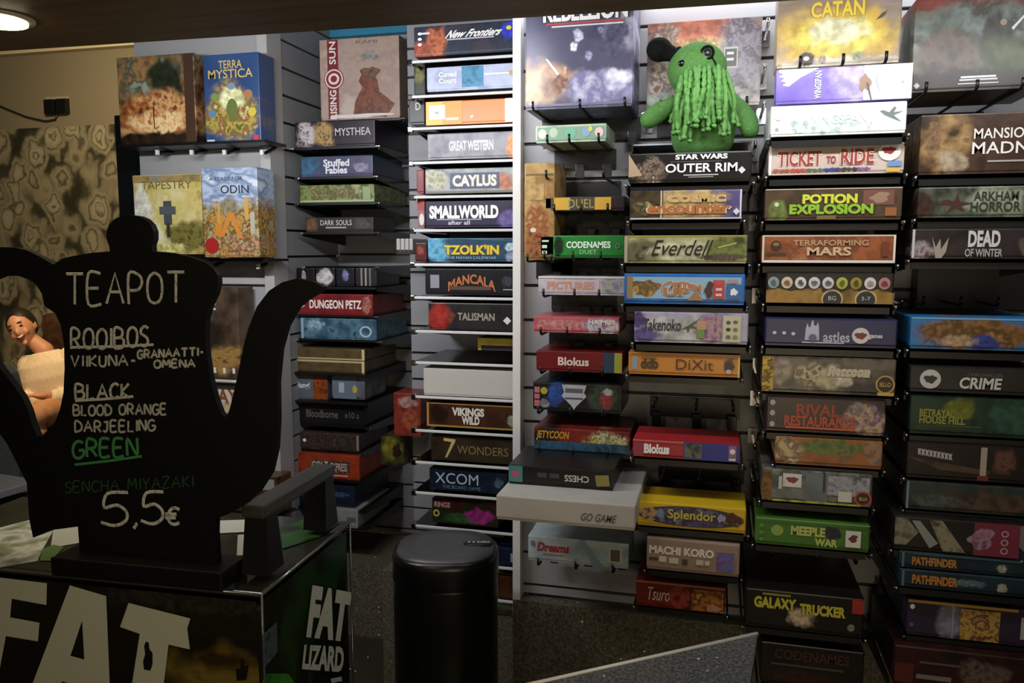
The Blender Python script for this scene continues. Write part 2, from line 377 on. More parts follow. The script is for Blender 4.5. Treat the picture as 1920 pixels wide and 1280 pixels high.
game_box('A4', 380, 314, 484, 482, 2.45, .11, ['#9c5f22', '#c99a4a', '#6f4a1c', '#b7ad78', '#8d3f1a'], 'harvest painting game box with misty blue sky at top', GA,
  [('s', .5, .12, 1.5, .5, PAL(['#8ea5c4', '#b9c8de', '#6a84a8', '#d4dcea'], 12, stretch=(1, 1, 2))), ('p', .5, .62, .62, .34, '#d9862e', [(0, .9), (.2, .2), (.32, .25), (.22, .8), (.45, .1), (.6, .15), (.85, 1), (.72, 1), (.52, .35), (.3, .95)]), ('b', .5, .44, .28, .18, '#8f8566', 3),
   ('e', .15, .87, .26, .18, '#b3211c'), ('b', .7, .86, .5, .2, PAL(['#b8ad84', '#6e3a1e', '#d0a070', '#50401e'], 50), 8), ('r', .3, .5, .05, .24, '#caa044'), ('r', .9, .62, .08, .24, '#b8b09a'), ('r', .8, .46, .07, .24, '#d8a23c'),
   t('ODIN', .6, .24, .5, .09, '#2a2d34'), t('A FEAST FOR', .45, .12, .6, .04, '#54607a')], scale=30)
game_box('A5', 330, 538, 448, 710, 2.50, .10, ['#3a2c22', '#5a4636', '#6d5840'], 'brown landscape game box between sign and its spout', GA,
  [('s', .5, .78, 1.4, .26, PAL(['#8d6a34', '#b98f48', '#5a4020'], 20, stretch=(1, 1, 3))), ('b', .55, .5, .5, .3, '#33271e', 4), ('r', .6, .9, .04, .06, W), ('r', .75, .9, .04, .06, W), ('r', .9, .9, .04, .06, W), t('TE', .56, .18, .2, .13, '#d8d4cc', bold=.01)], scale=14)
game_box('A6', 385, 712, 470, 792, 2.50, .10, ['#d8d2c4', '#e6e0d2'], 'cream game box with red-brown word low behind sign', GA,
  [('r', .5, .75, 1, .5, PAL(['#c9a86a', '#e2d3a4', '#b08a50'], 25)), t('MAYA', .5, .38, .9, .35, '#9c5a34', bold=.03)])
game_box('A7', 420, 892, 520, 960, 2.50, .10, ['#3b2a1c', '#6a4a2c', '#2a2018'], 'small dark brown game box under the spout', GA, [('r', .75, .2, .4, .3, '#a8a294')])

# --- dim alcove column
game_box('B1', 600, 70, 749, 223, VB+.04, .12, ['#9d8377', '#b39a8c', '#a98d7e', '#c2aea0'], 'pinkish game box with crimson spine lettering and cloaked figure', GB,
  [('p', .66, .72, .56, .62, PAL(['#6e3a2a', '#8d4a30', '#58372c', '#a34a2e'], 30), [(.3, .02), (.5, 0), (.62, .2), (.66, .42), (1, .68), (.8, .95), (.55, .9), (.05, 1), (.12, .6), (.28, .32), (.2, .2)]), ('b', .64, .44, .24, .2, PAL(['#4d382c', '#8a5f48'], 60), 3), ('b', .64, .24, .2, .1, '#8f8d88', 5),
   ('r', .17, .5, .135, 1, '#7e1b22'), ('e', .18, .49, .25, .26, '#8d1c24'), ('o', .18, .49, .23, .24, '#e6d8d0', .86), ('o', .18, .49, .14, .14, '#e6d8d0', .6), ('b', .5, .96, .9, .06, '#d8cfc6', 9),
   t('SUN', .17, .17, .28, .085, '#eadfd6', bold=.02, rot=1), t('RISING', .17, .81, .36, .085, '#eadfd6', bold=.02, rot=1), t('KAMI', .6, .06, .26, .04, '#8a7468')], scale=12)
game_box('B2', 553, 226, 703, 274, VB, .3, ['#191620', '#2a1e2c', '#201b22'], 'dark plum game box with white jagged figures at left', GB,
  [('b', .14, .55, .22, .85, PAL(['#3a2430', '#d0c4c4', '#6a4450'], 60), 3), ('b', .36, .55, .22, .8, PAL(['#3a2430', '#c09a50', '#4a3a54'], 60), 6), t('MYSTHEA', .73, .45, .44, .3, '#cfc9cc', bold=.005)])
game_box('B3', 564, 292, 699, 330, VB, .28, ['#3b3a58', '#4c4466', '#2e4a62', '#54456a'], 'violet game box with a blue shape at left', GB,
  [('b', .12, .5, .2, .9, '#2f5f80', 3), t('Stuffed', .5, .34, .36, .36, '#e8e6ee', bold=.03), t('Fables', .5, .7, .3, .36, '#e8e6ee', bold=.03), ('b', .83, .6, .16, .4, '#8d86a6', 5)])
game_box('B4', 562, 346, 702, 379, VB, .3, ['#5f6a34', '#8d9a58', '#46521e', '#a3a868'], 'mossy green game box with bronze letters', GB,
  [t('SYLVION', .45, .5, .6, .55, '#7a5a30', bold=.02), ('r', .5, .93, 1, .12, '#a8b47a'), ('r', .9, .5, .1, .7, '#8fa86a')], scale=26)
game_box('B5', 572, 407, 700, 434, VB, .2, ['#211d1b', '#332c28', '#2a2421'], 'slim charcoal game box with brown patch at left', GB,
  [('b', .1, .5, .18, .8, '#6a4a34', 3), t('DARK SOULS', .46, .38, .46, .36, '#d8d4ce'), ('r', .46, .72, .3, .1, '#a8a098'), ('b', .84, .5, .2, .6, '#4c4240', 5)])
for i, (a, b_, c, lab, el) in enumerate([(556, 590, '#1a1716', 'black card box with pale speck, leftmost above red box', [('b', .4, .5, .2, .6, '#b8b4ae', 3)]),
   (592, 628, '#221c20', 'dark card box with a white hooded figure above red box', [('b', .5, .5, .6, .8, '#c9c0c4', 4)]),
   (630, 664, '#1b1c26', 'dark card box with a lilac mark above red box', [('b', .5, .4, .3, .5, '#7a7ab0', 5)]),
   (666, 706, '#262422', 'grey striped card box, rightmost above red box', [('r', .3, .5, .08, 1, '#8d8a86'), ('r', .5, .5, .08, 1, '#a09a94'), ('r', .7, .5, .08, 1, '#77726c')])]):
    game_box('B6%d' % i, a, 502, b_, 536, VB, .22, c, lab, GB, el)
game_box('B7', 560, 551, 699, 590, VB, .3, ['#7c1a1c', '#8d2022', '#6a1517'], 'crimson game box with white playful letters', GB,
  [t('DUNGEON PETZ', .5, .5, .7, .42, '#efe8e0', bold=.03), ('p', .06, .55, .06, .3, W, [(0, .2), (1, .6), (0, 1)]), ('b', .92, .5, .1, .7, '#b06a5a', 4)])
game_box('B8', 563, 597, 706, 636, VB, .3, ['#2c4a60', '#3a5f78', '#557f94', '#24404f'], 'steel blue game box with a pale ring', GB,
  [('o', .86, .6, .16, .55, '#a8c2cc', .7), ('b', .2, .3, .2, .4, '#86aab8', 3), ('r', .03, .5, .03, 1, '#8fb0bc')], scale=24)
game_box('B9', 551, 653, 684, 674, VB, .3, ['#6a5634', '#4f3f24'], 'thin gold framed game box, upper of pair', GB, [('r', .5, .95, 1, .2, '#c0ac7a'), ('r', .02, .5, .04, 1, '#d8c898'), ('r', .98, .5, .04, 1, '#d8c898')], scale=30)
game_box('B10', 551, 675, 684, 697, VB, .3, ['#6a5634', '#4a3a22'], 'thin gold framed game box, lower of pair', GB, [('r', .5, .08, 1, .2, '#c0ac7a'), ('r', .02, .5, .04, 1, '#d8c898'), ('r', .98, .5, .04, 1, '#d8c898')], scale=30)
game_box('B11', 544, 701, 614, 748, VB, .2, '#5d656e', 'grey game box with rusty orange end', GB, [('r', .81, .5, .38, 1, PAL(['#7a3210', '#a04a18', '#5a220a'], 40)), t('Bang!', .36, .48, .34, .3, '#e6e8ea', bold=.02)])
game_box('B11b', 622, 701, 684, 748, VB, .2, ['#4a3224', '#5d656e', '#6f7884'], 'grey game box with small yellow mark beside the rusty one', GB, [('r', .4, .5, .7, 1, '#687484'), ('b', .7, .6, .14, .4, '#c8b040', 4), ('r', .3, .55, .16, .4, '#a8b4c0')])
game_box('B12', 552, 760, 684, 796, VB, .28, ['#141312', '#1c1a18'], 'black game box with faint grey title in alcove', GB, [t('Bloodborne', .4, .45, .45, .4, '#6a6864', bold=.01), t('x10 a', .82, .45, .2, .3, '#6a6864')])
game_box('B13', 560, 812, 674, 843, VB, .28, ['#1e1b19', '#4a3a34', '#2a2421', '#5d4a40'], 'dusky brown speckled game box above the vermilion one', GB, [('r', .97, .5, .03, .9, '#8f887e'), ('e', .1, .5, .06, .2, W)], scale=40)
game_box('B14', 556, 852, 674, 896, VB-.02, .3, ['#8c2c16', '#a63a1c', '#7a240f'], 'vermilion game box low in alcove', GB, [('r', .55, .5, .6, .5, PAL(['#6a4038', '#3a2420', '#8c6a60'], 60)), t('COLT', .38, .5, .26, .42, '#c8b4aa', bold=.02), t('EXPRESS', .68, .5, .26, .34, '#c8b4aa', bold=.02), ('r', .62, .86, .4, .06, '#d8a898')])
game_box('B15', 560, 908, 665, 950, VB-.02, .32, ['#141c30', '#1b2438'], 'navy game box at bottom of the alcove', GB, [('b', .7, .4, .3, .2, '#39506e', 3)])
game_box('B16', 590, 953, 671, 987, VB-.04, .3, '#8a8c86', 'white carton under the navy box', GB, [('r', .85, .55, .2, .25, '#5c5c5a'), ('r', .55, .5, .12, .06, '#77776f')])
game_box('B17', 738, 737, 789, 817, 2.62, .12, ['#6c2018', '#8c3424', '#56180f'], 'upright dark red game box deep between the columns', GB, [('b', .5, .2, .6, .22, '#a88078', 3), ('b', .6, .6, .5, .4, '#9a4a30', 5)])
game_box('B18', 714, 819, 757, 872, 2.66, .12, ['#28281c', '#44421c', '#20221e'], 'upright olive game box below the dark red one', GB, [('b', .5, .45, .7, .6, '#7a7420', 4), ('b', .7, .5, .3, .5, '#2a1c18', 6)])
for i in range(4):
    game_box('B19%d' % i, 743+i*8, 447, 750+i*8, 477, 2.55, .16, '#b4b2ae', ['leftmost', 'second', 'third', 'rightmost'][i]+' of four thin white boxes upright beside the glass shelves', GB, [('r', .5, .85, .9, .3, K)])

# --- glass shelf column
game_box('C1', 776, 44, 968, 101, VC-.01, .28, ['#1e2436', '#2b3246', '#252a38', '#3a3340'], 'dark navy game box with orange face, top of glass shelves', GC,
  [('b', .22, .5, .16, .95, PAL(['#8a3a20', '#c46a40', '#5a2818'], 40), 3), ('b', .08, .8, .16, .5, '#a04a30', 5), ('e', .06, .24, .04, .1, W), ('e', .06, .42, .04, .1, W), ('e', .06, .6, .04, .1, W), ('r', .12, .24, .08, .06, '#d8d8e0'), ('b', .95, .35, .16, .5, '#2a3ac8', 4), ('e', .93, .24, .05, .14, '#f0d820'),
   t('New Frontiers', .6, .33, .52, .26, W, bold=.03, shear=1.2), ('r', .56, .5, .46, .04, '#b8bcc8')])
game_box('C2', 800, 122, 968, 168, VC, .28, ['#9aa4c4', '#b8c0dc', '#a8b0cc'], 'pale lilac game box with blue middle panel', GC,
  [('r', .52, .46, .24, .84, PAL(['#2a6a94', '#4a94bc', '#1c4a6c'], 30)), t('Cursed', .24, .32, .2, .22, W, bold=.03), t('Court', .24, .58, .2, .22, W, bold=.03), ('r', .8, .4, .3, .06, '#e8ecf4'), ('b', .95, .4, .06, .3, '#b09a50', 3)])
game_box('C3', 798, 187, 968, 232, VC, .28, '#e8823a', 'bright orange game box with white square and yellow end', GC,
  [('r', .1, .5, .2, 1, '#f0b83a'), ('r', .3, .5, .22, 1, '#ee9a34'), ('r', .13, .46, .18, .6, '#f6ead8'), ('r', .94, .5, .12, 1, '#f2ece4'), ('r', .3, .76, .14, .1, '#f6e8d0'), ('r', .52, .7, .03, .1, '#f8e8d8'), ('r', .13, .48, .05, .1, '#a8a8a0')])
game_box('C4', 801, 248, 968, 297, VC, .28, ['#77747c', '#8d8a92', '#6a666e'], 'grey game box with pale blocky letters and orange corner', GC,
  [t('GREAT WESTERN', .5, .5, .5, .4, '#d0ccd2', bold=.05), ('b', .95, .6, .1, .7, '#d8843a', 3), ('b', .14, .5, .2, .7, '#66606a', 4)])
game_box('C5', 797, 315, 968, 362, VC, .28, ['#7f8a94', '#a8aaa0', '#5f6a80'], 'grey blue game box with castle strip beside red end', GC,
  [('b', .12, .45, .22, .7, PAL(['#7f8a5c', '#c0b8a0', '#5a6a40'], 40), 3), ('r', .55, .5, .54, .64, '#3a4268'), ('b', .88, .5, .18, .6, '#b86a4a', 5), ('r', .5, .95, 1, .1, '#6a6a5c'), t('CAYLUS', .55, .5, .48, .46, '#e2ddd0', bold=.04, out='#8a8250')])
game_box('C5b', 781, 318, 795, 363, VC+.01, .25, ['#7a1e24', '#8d3038'], 'narrow red box standing at left of castle strip box', GC)
game_box('C6', 797, 376, 968, 426, VC, .28, ['#241a34', '#2c2040', '#1e1a30'], 'dark purple game box with big white cartoon letters', GC,
  [t('SMALLWORLD', .43, .42, .76, .5, W, bold=.05, out='#15101c'), t('after all', .38, .82, .24, .16, '#c8c0d0', bold=.02), ('r', .38, .7, .5, .04, '#a8a0b4'), ('b', .9, .7, .18, .6, '#6a5a9c', 4)])
game_box('C6b', 783, 371, 796, 427, VC+.01, .25, ['#8f8a88', '#a43028'], 'narrow red and grey box at left of white cartoon letters', GC, [('r', .5, .2, 1, .4, '#a02c26'), ('e', .6, .72, .7, .4, '#d0cccc')])
game_box('C7', 802, 446, 968, 490, VC, .28, ['#16344c', '#1f4a68', '#123044'], 'teal blue game box with yellow block letters', GC,
  [('b', .1, .5, .24, 1, PAL(['#2a84b4', '#6ab4d4', '#1c5a80'], 30), 3), t("TZOLK'IN", .5, .5, .62, .42, '#e8c21e', bold=.04, out='#6a4a08'), t('THE MAYAN CALENDAR', .5, .84, .56, .12, '#9ab0c0'), ('b', .93, .4, .08, .3, '#b8c8d8', 6), ('b', .93, .8, .1, .3, '#8898b0', 7), ('p', .6, .05, .8, .16, '#4c8c9c', [(0, 0), (.2, 0), (1, .9), (1, 1)])])
game_box('C7b', 778, 455, 800, 491, VC+.02, .22, ['#3a1a18', '#6a221c'], 'small dark red box at left of the yellow block letters', GC, [('b', .5, .4, .5, .4, '#9a4034', 3)])
game_box('C8', 797, 503, 968, 553, VC, .28, ['#131318', '#1a1a20'], 'black game box with glowing orange script', GC,
  [('r', .11, .5, .1, .5, '#8d8d98'), t('MANCALA', .52, .4, .52, .36, '#c06a34', bold=.03, arc=.3), ('r', .5, .74, .46, .14, '#5a4034'), ('b', .9, .5, .08, .3, '#3c3a44', 3), ('r', .92, .78, .12, .03, '#b8b8c0')])
game_box('C9', 803, 568, 968, 619, VC, .28, ['#1e1c1c', '#2a2828', '#242222'], 'black game box with red splash at left', GC,
  [('b', .12, .55, .24, .9, '#a02a22', 3), t('TALISMAN', .55, .5, .42, .28, '#a89c8c', bold=.02), ('p', .9, .62, .09, .3, '#d8d8d8', [(.5, 0), (1, .5), (.5, 1), (0, .5)]), ('b', .26, .5, .08, .3, '#7a3a2c', 5)])
game_box('C10', 895, 634, 968, 657, VC+.05, .25, ['#b8a23a', '#d8c450'], 'flat yellow game box lying on half empty glass shelf', GC, [('r', .55, .8, .9, .4, '#3a2c40')])
game_box('C12', 794, 692, 968, 744, VC, .3, '#c0bdb4', 'plain white game box on the glass shelves', GC)
game_box('C13', 800, 757, 968, 803, VC, .28, ['#3a2012', '#4a2a18', '#2c180c'], 'brown game box in amber frame with white letters', GC,
  [('r', .5, .03, 1, .06, '#b07a34'), ('r', .5, .96, 1, .08, '#a8842c'), ('r', .012, .5, .03, 1, '#c0823a'), ('b', .14, .5, .2, .6, '#241408', 3), t('VIKINGS', .47, .34, .36, .34, '#dcd6cc', bold=.05), t('WILD', .5, .68, .2, .34, '#dcd6cc', bold=.05), ('b', .94, .6, .06, .4, '#8f8a80', 5)])
game_box('C14', 808, 820, 966, 866, VC, .28, ['#211a10', '#30261a', '#3a2e1c'], 'dark bronze game box with tall golden numeral', GC,
  [('p', .22, .48, .16, .8, '#c8ac6a', [(.1, 0), (1, .05), (.95, .2), (.35, 1), (.2, 1), (.7, .2), (.1, .15)]), t('WONDERS', .62, .52, .6, .34, '#8a7448', bold=.0)])
game_box('C15', 805, 882, 950, 922, VC, .28, ['#0e1826', '#142236', '#0b1420'], 'midnight blue game box with thin white letters', GC,
  [t('XCOM', .36, .42, .56, .5, '#a8bccc', bold=.0), t('THE BOARD GAME', .42, .82, .5, .16, '#5f7c94'), ('b', .9, .5, .1, .4, '#4a5a6c', 4)])
game_box('C17', 810, 938, 934, 984, VC, .28, ['#241410', '#3a1a18', '#1e2a14', '#2c120e'], 'dark game box with pink and green blotches', GC,
  [t('RINGS', .16, .24, .24, .22, '#c88a8a', bold=.03), ('o', .07, .6, .1, .3, '#c0b040', .5), ('b', .5, .75, .5, .36, '#2f5a28', 3), ('b', .72, .62, .34, .5, '#a0287c', 5)])
game_box('C18', 930, 1028, 972, 1061, VC, .26, ['#141c34', '#1a2440'], 'navy box half hidden right of the bin', GC, [('r', .8, .5, .3, .5, '#8a94b0')])
game_box('C19', 930, 1080, 972, 1122, VC, .26, ['#3a2014', '#52301c'], 'reddish brown box right of the bin, lowest shelf', GC)

# --- right wall, narrow left column on wire prongs
game_box('D1', 985, -32, 1187, 202, 2.02, .17, ['#4a4860', '#5c5a74', '#535068', '#6c6a84'], 'big upright game box painted with grey violet space battle', GR,
  [('b', .15, .78, .5, .3, PAL(['#b8845c', '#d0a880', '#8a6458'], 16), 3), ('b', .68, .84, .6, .24, PAL(['#a09cc0', '#7a76a4', '#c8c6dc'], 30), 5), ('s', .9, .42, .26, .26, '#a09db4'), ('s', .83, .44, .2, .26, '#5b5974'), ('s', .92, .4, .07, .07, '#605e78'), ('p', .26, .66, .13, .14, '#fff8ee', [(0, 0), (.12, 0), (1, .9), (.85, 1)]),
   ('r', .38, .69, .025, .06, '#f0a890'), ('b', .5, .42, .08, .08, '#c8c8dc', 6), ('b', .46, .5, .05, .06, '#e0e0ee', 7), ('b', .6, .58, .05, .06, '#a8a8c8', 8), ('b', .7, .38, .04, .04, '#8c88ac', 9), ('p', .06, .95, .05, .05, W, [(.5, 0), (1, .5), (.5, 1), (0, .5)]), ('r', .5, .97, .9, .02, '#7a7894'),
   ('b', .32, .8, .14, .12, PAL(['#b87a50', '#6a4a44', '#e0b490'], 50), 11), ('b', .86, .78, .2, .14, PAL(['#ffffff', '#b0a8d8'], 40), 12), ('r', .56, .315, .72, .014, '#c8474a'), ('r', .58, .337, .66, .012, '#e0dcd8'), t('REBELLION', .56, .225, .78, .15, W, bold=.04, out='#2c2a3a')], scale=7)
game_box('D2', 1004, 233, 1137, 266, 2.03, .17, ['#a8b890', '#c8d4b4', '#94b0a0'], 'pale green small game box with row of pastel tokens', GR,
  [('r', .5, .5, .94, .74, '#7fa88a'), ('e', .1, .5, .12, .55, '#d8dcc8'), ('e', .26, .45, .12, .55, '#b8c8a8'), ('e', .5, .5, .16, .6, '#6fb894'), ('e', .72, .45, .12, .55, '#88a8c8'), ('e', .9, .5, .12, .55, '#e8c8c0'), ('e', .78, .3, .06, .3, '#e0d848')])
game_box('D3', 983, 305, 1040, 487, 2.03, .16, ['#a88446', '#c09a58', '#8f6a34', '#b88a4a'], 'tall tan game box with rust stains behind the prongs', GR,
  [('b', .4, .62, .7, .3, PAL(['#c89a60', '#8c4a24', '#b87a40'], 50), 3), ('b', .5, .85, .8, .3, PAL(['#7a2c18', '#a86a3a', '#5a3a20'], 60), 5), ('e', .3, .69, .2, .05, '#e0d0b0'), ('r', .5, .12, .9, .02, '#7a5c30'), ('r', .4, .3, .5, .16, PAL(['#94703a', '#c8a464'], 60))])
game_box('D4', 1021, 368, 1172, 395, 2.03, .16, ['#231522', '#2e1c2a'], 'plum small game box with gold bars and short title', GR,
  [('r', .45, .5, .74, .86, '#4a4026'), ('r', .22, .5, .2, .86, '#d8a42a'), ('r', .73, .5, .2, .86, '#d8a42a'), t('DUEL', .46, .5, .32, .6, '#a89a5a', bold=.0)])
game_box('D5', 1012, 441, 1171, 483, 2.03, .16, ['#187a28', '#1f8a30', '#146a22'], 'bright green game box with a dark standing figure', GR,
  [('b', .23, .5, .09, .75, '#0e2a14', 3), ('e', .24, .14, .03, .13, '#0e2a14'), t('CODENAMES', .58, .42, .52, .3, '#e8f4e8', bold=.03), t('DUET', .58, .74, .2, .18, '#a8d8ac'), ('r', .07, .25, .08, .08, '#c8e8cc'), ('r', .06, .5, .06, .14, '#c8e8cc'), ('r', .06, .76, .06, .14, '#c8e8cc'), ('o', .92, .48, .06, .24, '#5a7a5c', .5), ('r', .5, .97, 1, .06, '#0f5a1c')], scale=8)
game_box('D6', 1009, 518, 1172, 553, 2.02, .17, ['#b4a8b0', '#c8bcc4', '#9c94a8'], 'pale pinkish grey small game box with soft orange letters', GR,
  [('r', .4, .5, .62, .62, '#c8b4b4'), t('PICTURES', .38, .5, .54, .42, '#d08a6a', bold=.03, out='#b0a4c4'), ('b', .86, .5, .22, .8, PAL(['#7a7a9c', '#a8a890', '#5c5a80'], 50), 3), ('r', .5, .05, 1, .1, '#ddd6da')])
game_box('D7', 1000, 594, 1161, 624, 2.02, .17, ['#b03c4a', '#c25a60', '#a04a58'], 'coral red slim game box with white scribble at right', GR,
  [('b', .34, .5, .5, .6, '#c87a78', 3), ('b', .8, .55, .34, .8, PAL(['#8c2a30', '#e0c8c0', '#7a8cb0', '#c0504a'], 60), 5), t('HA MUS', .8, .3, .3, .3, '#ecdcdc', bold=.03)])
game_box('D8', 1005, 659, 1167, 697, 2.02, .17, ['#6a1416', '#7a181a'], 'dark red slim game box with navy and yellow end', GR,
  [('r', .85, .5, .14, 1, '#1c3a5a'), ('r', .96, .5, .1, 1, '#a8a83a'), t('Blokus', .44, .5, .36, .42, '#e8ccc4', bold=.03)])
game_box('D9', 999, 719, 1166, 771, 2.02, .17, ['#15141c', '#1c1b22', '#1a2018'], 'black game box with pale shield crest and blue flame', GR,
  [('b', .26, .4, .18, .8, '#2a4a98', 3), ('p', .47, .5, .28, .9, '#b4b8c0', [(0, 0), (1, 0), (.9, .3), (1, .45), (.6, .85), (.5, 1), (.4, .85), (0, .45), (.1, .3)]), ('r', .47, .26, .2, .16, '#5c5c68'), ('r', .47, .54, .2, .06, '#4c4c58'), ('r', .05, .52, .06, .7, '#c06a74'), ('r', .05, .4, .06, .04, K), ('r', .05, .62, .06, .04, K), ('e', .13, .3, .08, .26, '#b0a82c'), ('b', .13, .75, .09, .3, '#8a8494', 5), ('b', .8, .5, .28, .8, PAL(['#26382a', '#3c4c3a', '#1c2a20'], 40), 7), ('b', .83, .55, .12, .5, '#8c3438', 8), ('b', .84, .25, .1, .2, '#a8b0ac', 9)])
game_box('D10', 1001, 805, 1182, 846, 2.0, .18, ['#6a1c18', '#86241e', '#541612'], 'red and blue game box with mustard curly title', GR,
  [('r', .5, .8, 1, .4, PAL(['#1c3a4c', '#2a5a80', '#243c34'], 40)), ('b', .78, .6, .4, .75, PAL(['#c8b434', '#6a6a4a', '#d8d098', '#3a3c30'], 60), 3), ('b', .12, .4, .24, .8, '#2c1a12', 4), t('JETYCOON', .2, .36, .34, .46, '#c8942c', bold=.03, shear=.4), ('e', .94, .32, .03, .14, '#e0c8c0')])
game_box('D12', 930, 938, 1191, 984, 1.74, .32, ['#a8a49c', '#b8b4ac', '#b0aca4'], 'large white flat game box jutting out over the edge', GR,
  [t('GO GAME', .745, .6, .245, .32, '#4a4844', bold=.01, shear=.6)], scale=5)
_zt = SHELVED['D12'][3]; _v11 = onz(1055, 914, _zt).y
game_box('D11', 953, 877, 1150, 914, _v11, .2, ['#100f10', '#181618'], 'black game box with upside-down white title and teal end', GR,
  [('r', .07, .45, .14, .84, '#3c8480'), ('e', .07, .45, .07, .34, '#c8466c'), t('CHESS', .66, .5, .23, .34, '#c4c0ba', bold=.02, flip=1), ('r', .33, .42, .09, .24, '#3e3c3a'), ('r', .45, .42, .09, .24, '#3e3c3a'), ('p', .9, .5, .14, .62, '#8a7c40', [(0, .1), (.9, 0), (1, .9), (.12, 1)])], z0=_zt+.0005)
game_box('D13', 990, 1011, 1179, 1058, 1.98, .13, ['#a8bcc8', '#bccdd6', '#98b0c0'], 'pale icy blue game box with red script title', GR,
  [t('Dreams', .26, .42, .32, .36, '#b03044', bold=.04, shear=.5), ('r', .26, .7, .22, .04, '#c06a74'), ('p', .62, .5, .34, .98, '#88a8bc', [(.2, 0), (.35, 0), (.9, 1), (.6, 1)]), ('r', .87, .5, .13, .56, '#d8d2c0'), ('r', .87, .5, .09, .46, '#6a6258'), ('r', .05, .3, .04, .2, '#6c7c94')])

# --- right wall, second column
game_box('E1', 1213, 37, 1427, 200, 2.08, .08, ['#bca8a2', '#a8969c', '#ccbcb2', '#8c8086'], 'upright game box with salmon sunset and clashing figures behind toy', GR,
  [('s', .4, .1, .8, .3, '#e0826a'), ('s', .5, .27, .7, .14, '#eab07c'), ('s', .62, .33, .4, .1, '#f0d088'), ('b', .14, .2, .26, .3, PAL(['#d8c4b0', '#a07868', '#f0e4d4'], 50), 3), ('b', .84, .45, .4, .8, PAL(['#8c828e', '#a8a0b0', '#746a76', '#c0b4bc'], 40), 4), ('b', .14, .7, .24, .4, PAL(['#b4a098', '#7a6a64', '#dcc8b8', '#8c4c3c'], 50), 6), ('b', .1, .92, .3, .2, '#b0bcaa', 5), ('r', .74, .45, .12, .24, '#d8d4c8'), ('r', .74, .45, .1, .2, '#68646a'), ('r', .735, .4, .06, .03, W), ('r', .735, .47, .06, .03, W), ('b', .86, .84, .2, .2, PAL(['#c8c0b8', '#5c545a'], 60), 9)], scale=14)
game_box('E2', 1178, 285, 1409, 341, VR, .3, ['#15140f', '#191815', '#171614'], 'black game box with white capitals that the green toy stands on', GR,
  [('p', .06, .42, .12, .84, '#b89a78', [(0, 0), (1, .9), (0, .95)]), ('b', .18, .62, .2, .7, PAL(['#3a2e26', '#8a7460', '#241c18', '#c8b49c'], 60), 3), t('STAR WARS', .6, .16, .42, .17, W, bold=.04), t('OUTER RIM', .6, .53, .58, .3, W, bold=.02), ('r', .6, .77, .28, .04, '#b8b8b4'), ('r', .6, .84, .2, .03, '#989890'), ('r', .56, .32, .42, .01, '#8c8c88'), ('p', .925, .64, .06, .25, '#d8d8d4', [(.5, 0), (1, .5), (.5, 1), (0, .5)])])
game_box('E3', 1181, 356, 1392, 411, VR, .28, ['#4c4478', '#5a5288', '#3c3866'], 'violet game box with chunky orange two-line title', GR,
  [('r', .15, .5, .3, 1, PAL(['#2c2618', '#4c3e24', '#1e1a12'], 30)), ('b', .13, .6, .2, .6, PAL(['#6a6034', '#3a3420', '#a89a60'], 50), 3), ('r', .285, .5, .012, 1, '#d8c8b0'), ('r', .985, .5, .014, 1, '#d8d4d8'), ('r', .5, .97, 1, .06, '#c8c0c0'), ('b', .55, .5, .6, .9, '#b89a58', 6),
   t('COSMIC', .6, .3, .5, .26, '#d0a060', bold=.05, out='#ecd8b4'), t('encounter', .53, .64, .74, .36, '#b86a34', bold=.05, out='#f0dcb8'), ('p', .95, .75, .06, .24, '#d8d0e4', [(.5, 0), (1, .5), (.5, 1), (0, .5)])])
game_box('E4', 1170, 441, 1401, 493, VR, .28, ['#8c8a58', '#b4b080', '#a09c68', '#c4c098'], 'cream and olive game box with black flowing script', GR,
  [('b', .14, .6, .24, .8, PAL(['#4a4a30', '#6c6a48', '#2c2c1c'], 40), 3), ('r', .5, .03, 1, .06, '#a89c38'), ('b', .48, .6, .5, .7, '#c2be94', 8), ('b', .85, .4, .34, .7, PAL(['#4c5a24', '#7a8438', '#34401c'], 30), 4), ('p', .84, .36, .16, .22, '#b8a858', [(0, .8), (1, 0), (.95, .3), (.1, 1)]), ('b', .82, .78, .34, .2, '#5a4a38', 6), ('p', .015, .5, .03, 1, '#a8a080', [(0, 0), (1, 0), (1, 1), (0, 1)]), t('Everdell', .48, .45, .46, .56, '#16140e', bold=.0, shear=1.0), ('b', .7, .8, .08, .14, '#4a3c28', 7)])
game_box('E5', 1170, 513, 1397, 570, VR, .3, ['#1c64b4', '#2470c0', '#185aa4'], 'bright blue game box with camel caravan scene', GR,
  [('r', .5, .47, .94, .72, '#8cb4cc'), ('b', .18, .48, .26, .72, PAL(['#8c6a34', '#c89a50', '#5a4c2c', '#a87840'], 50), 3), ('r', .05, .45, .05, .7, '#9c7a44'), t('Camel', .48, .32, .34, .3, '#b87a58', bold=.06, out='#e4dcd0', arc=.2), t('UP', .44, .6, .22, .28, '#b0784c', bold=.06, out='#e4dcd0'), ('p', .6, .72, .13, .3, '#a8784c', [(.5, 0), (1, 1), (0, 1)]), ('b', .71, .52, .08, .6, '#4c2c28', 5), ('r', .79, .5, .09, .6, '#c83a3c'), ('e', .79, .28, .06, .14, '#d04a48'), ('r', .79, .5, .05, .08, '#e8c8c0'), ('r', .79, .68, .05, .08, '#e8c8c0'), ('r', .91, .57, .12, .45, '#2468ac'), ('b', .91, .58, .06, .3, W, 4), ('r', .9, .24, .08, .1, '#b88a8c')])
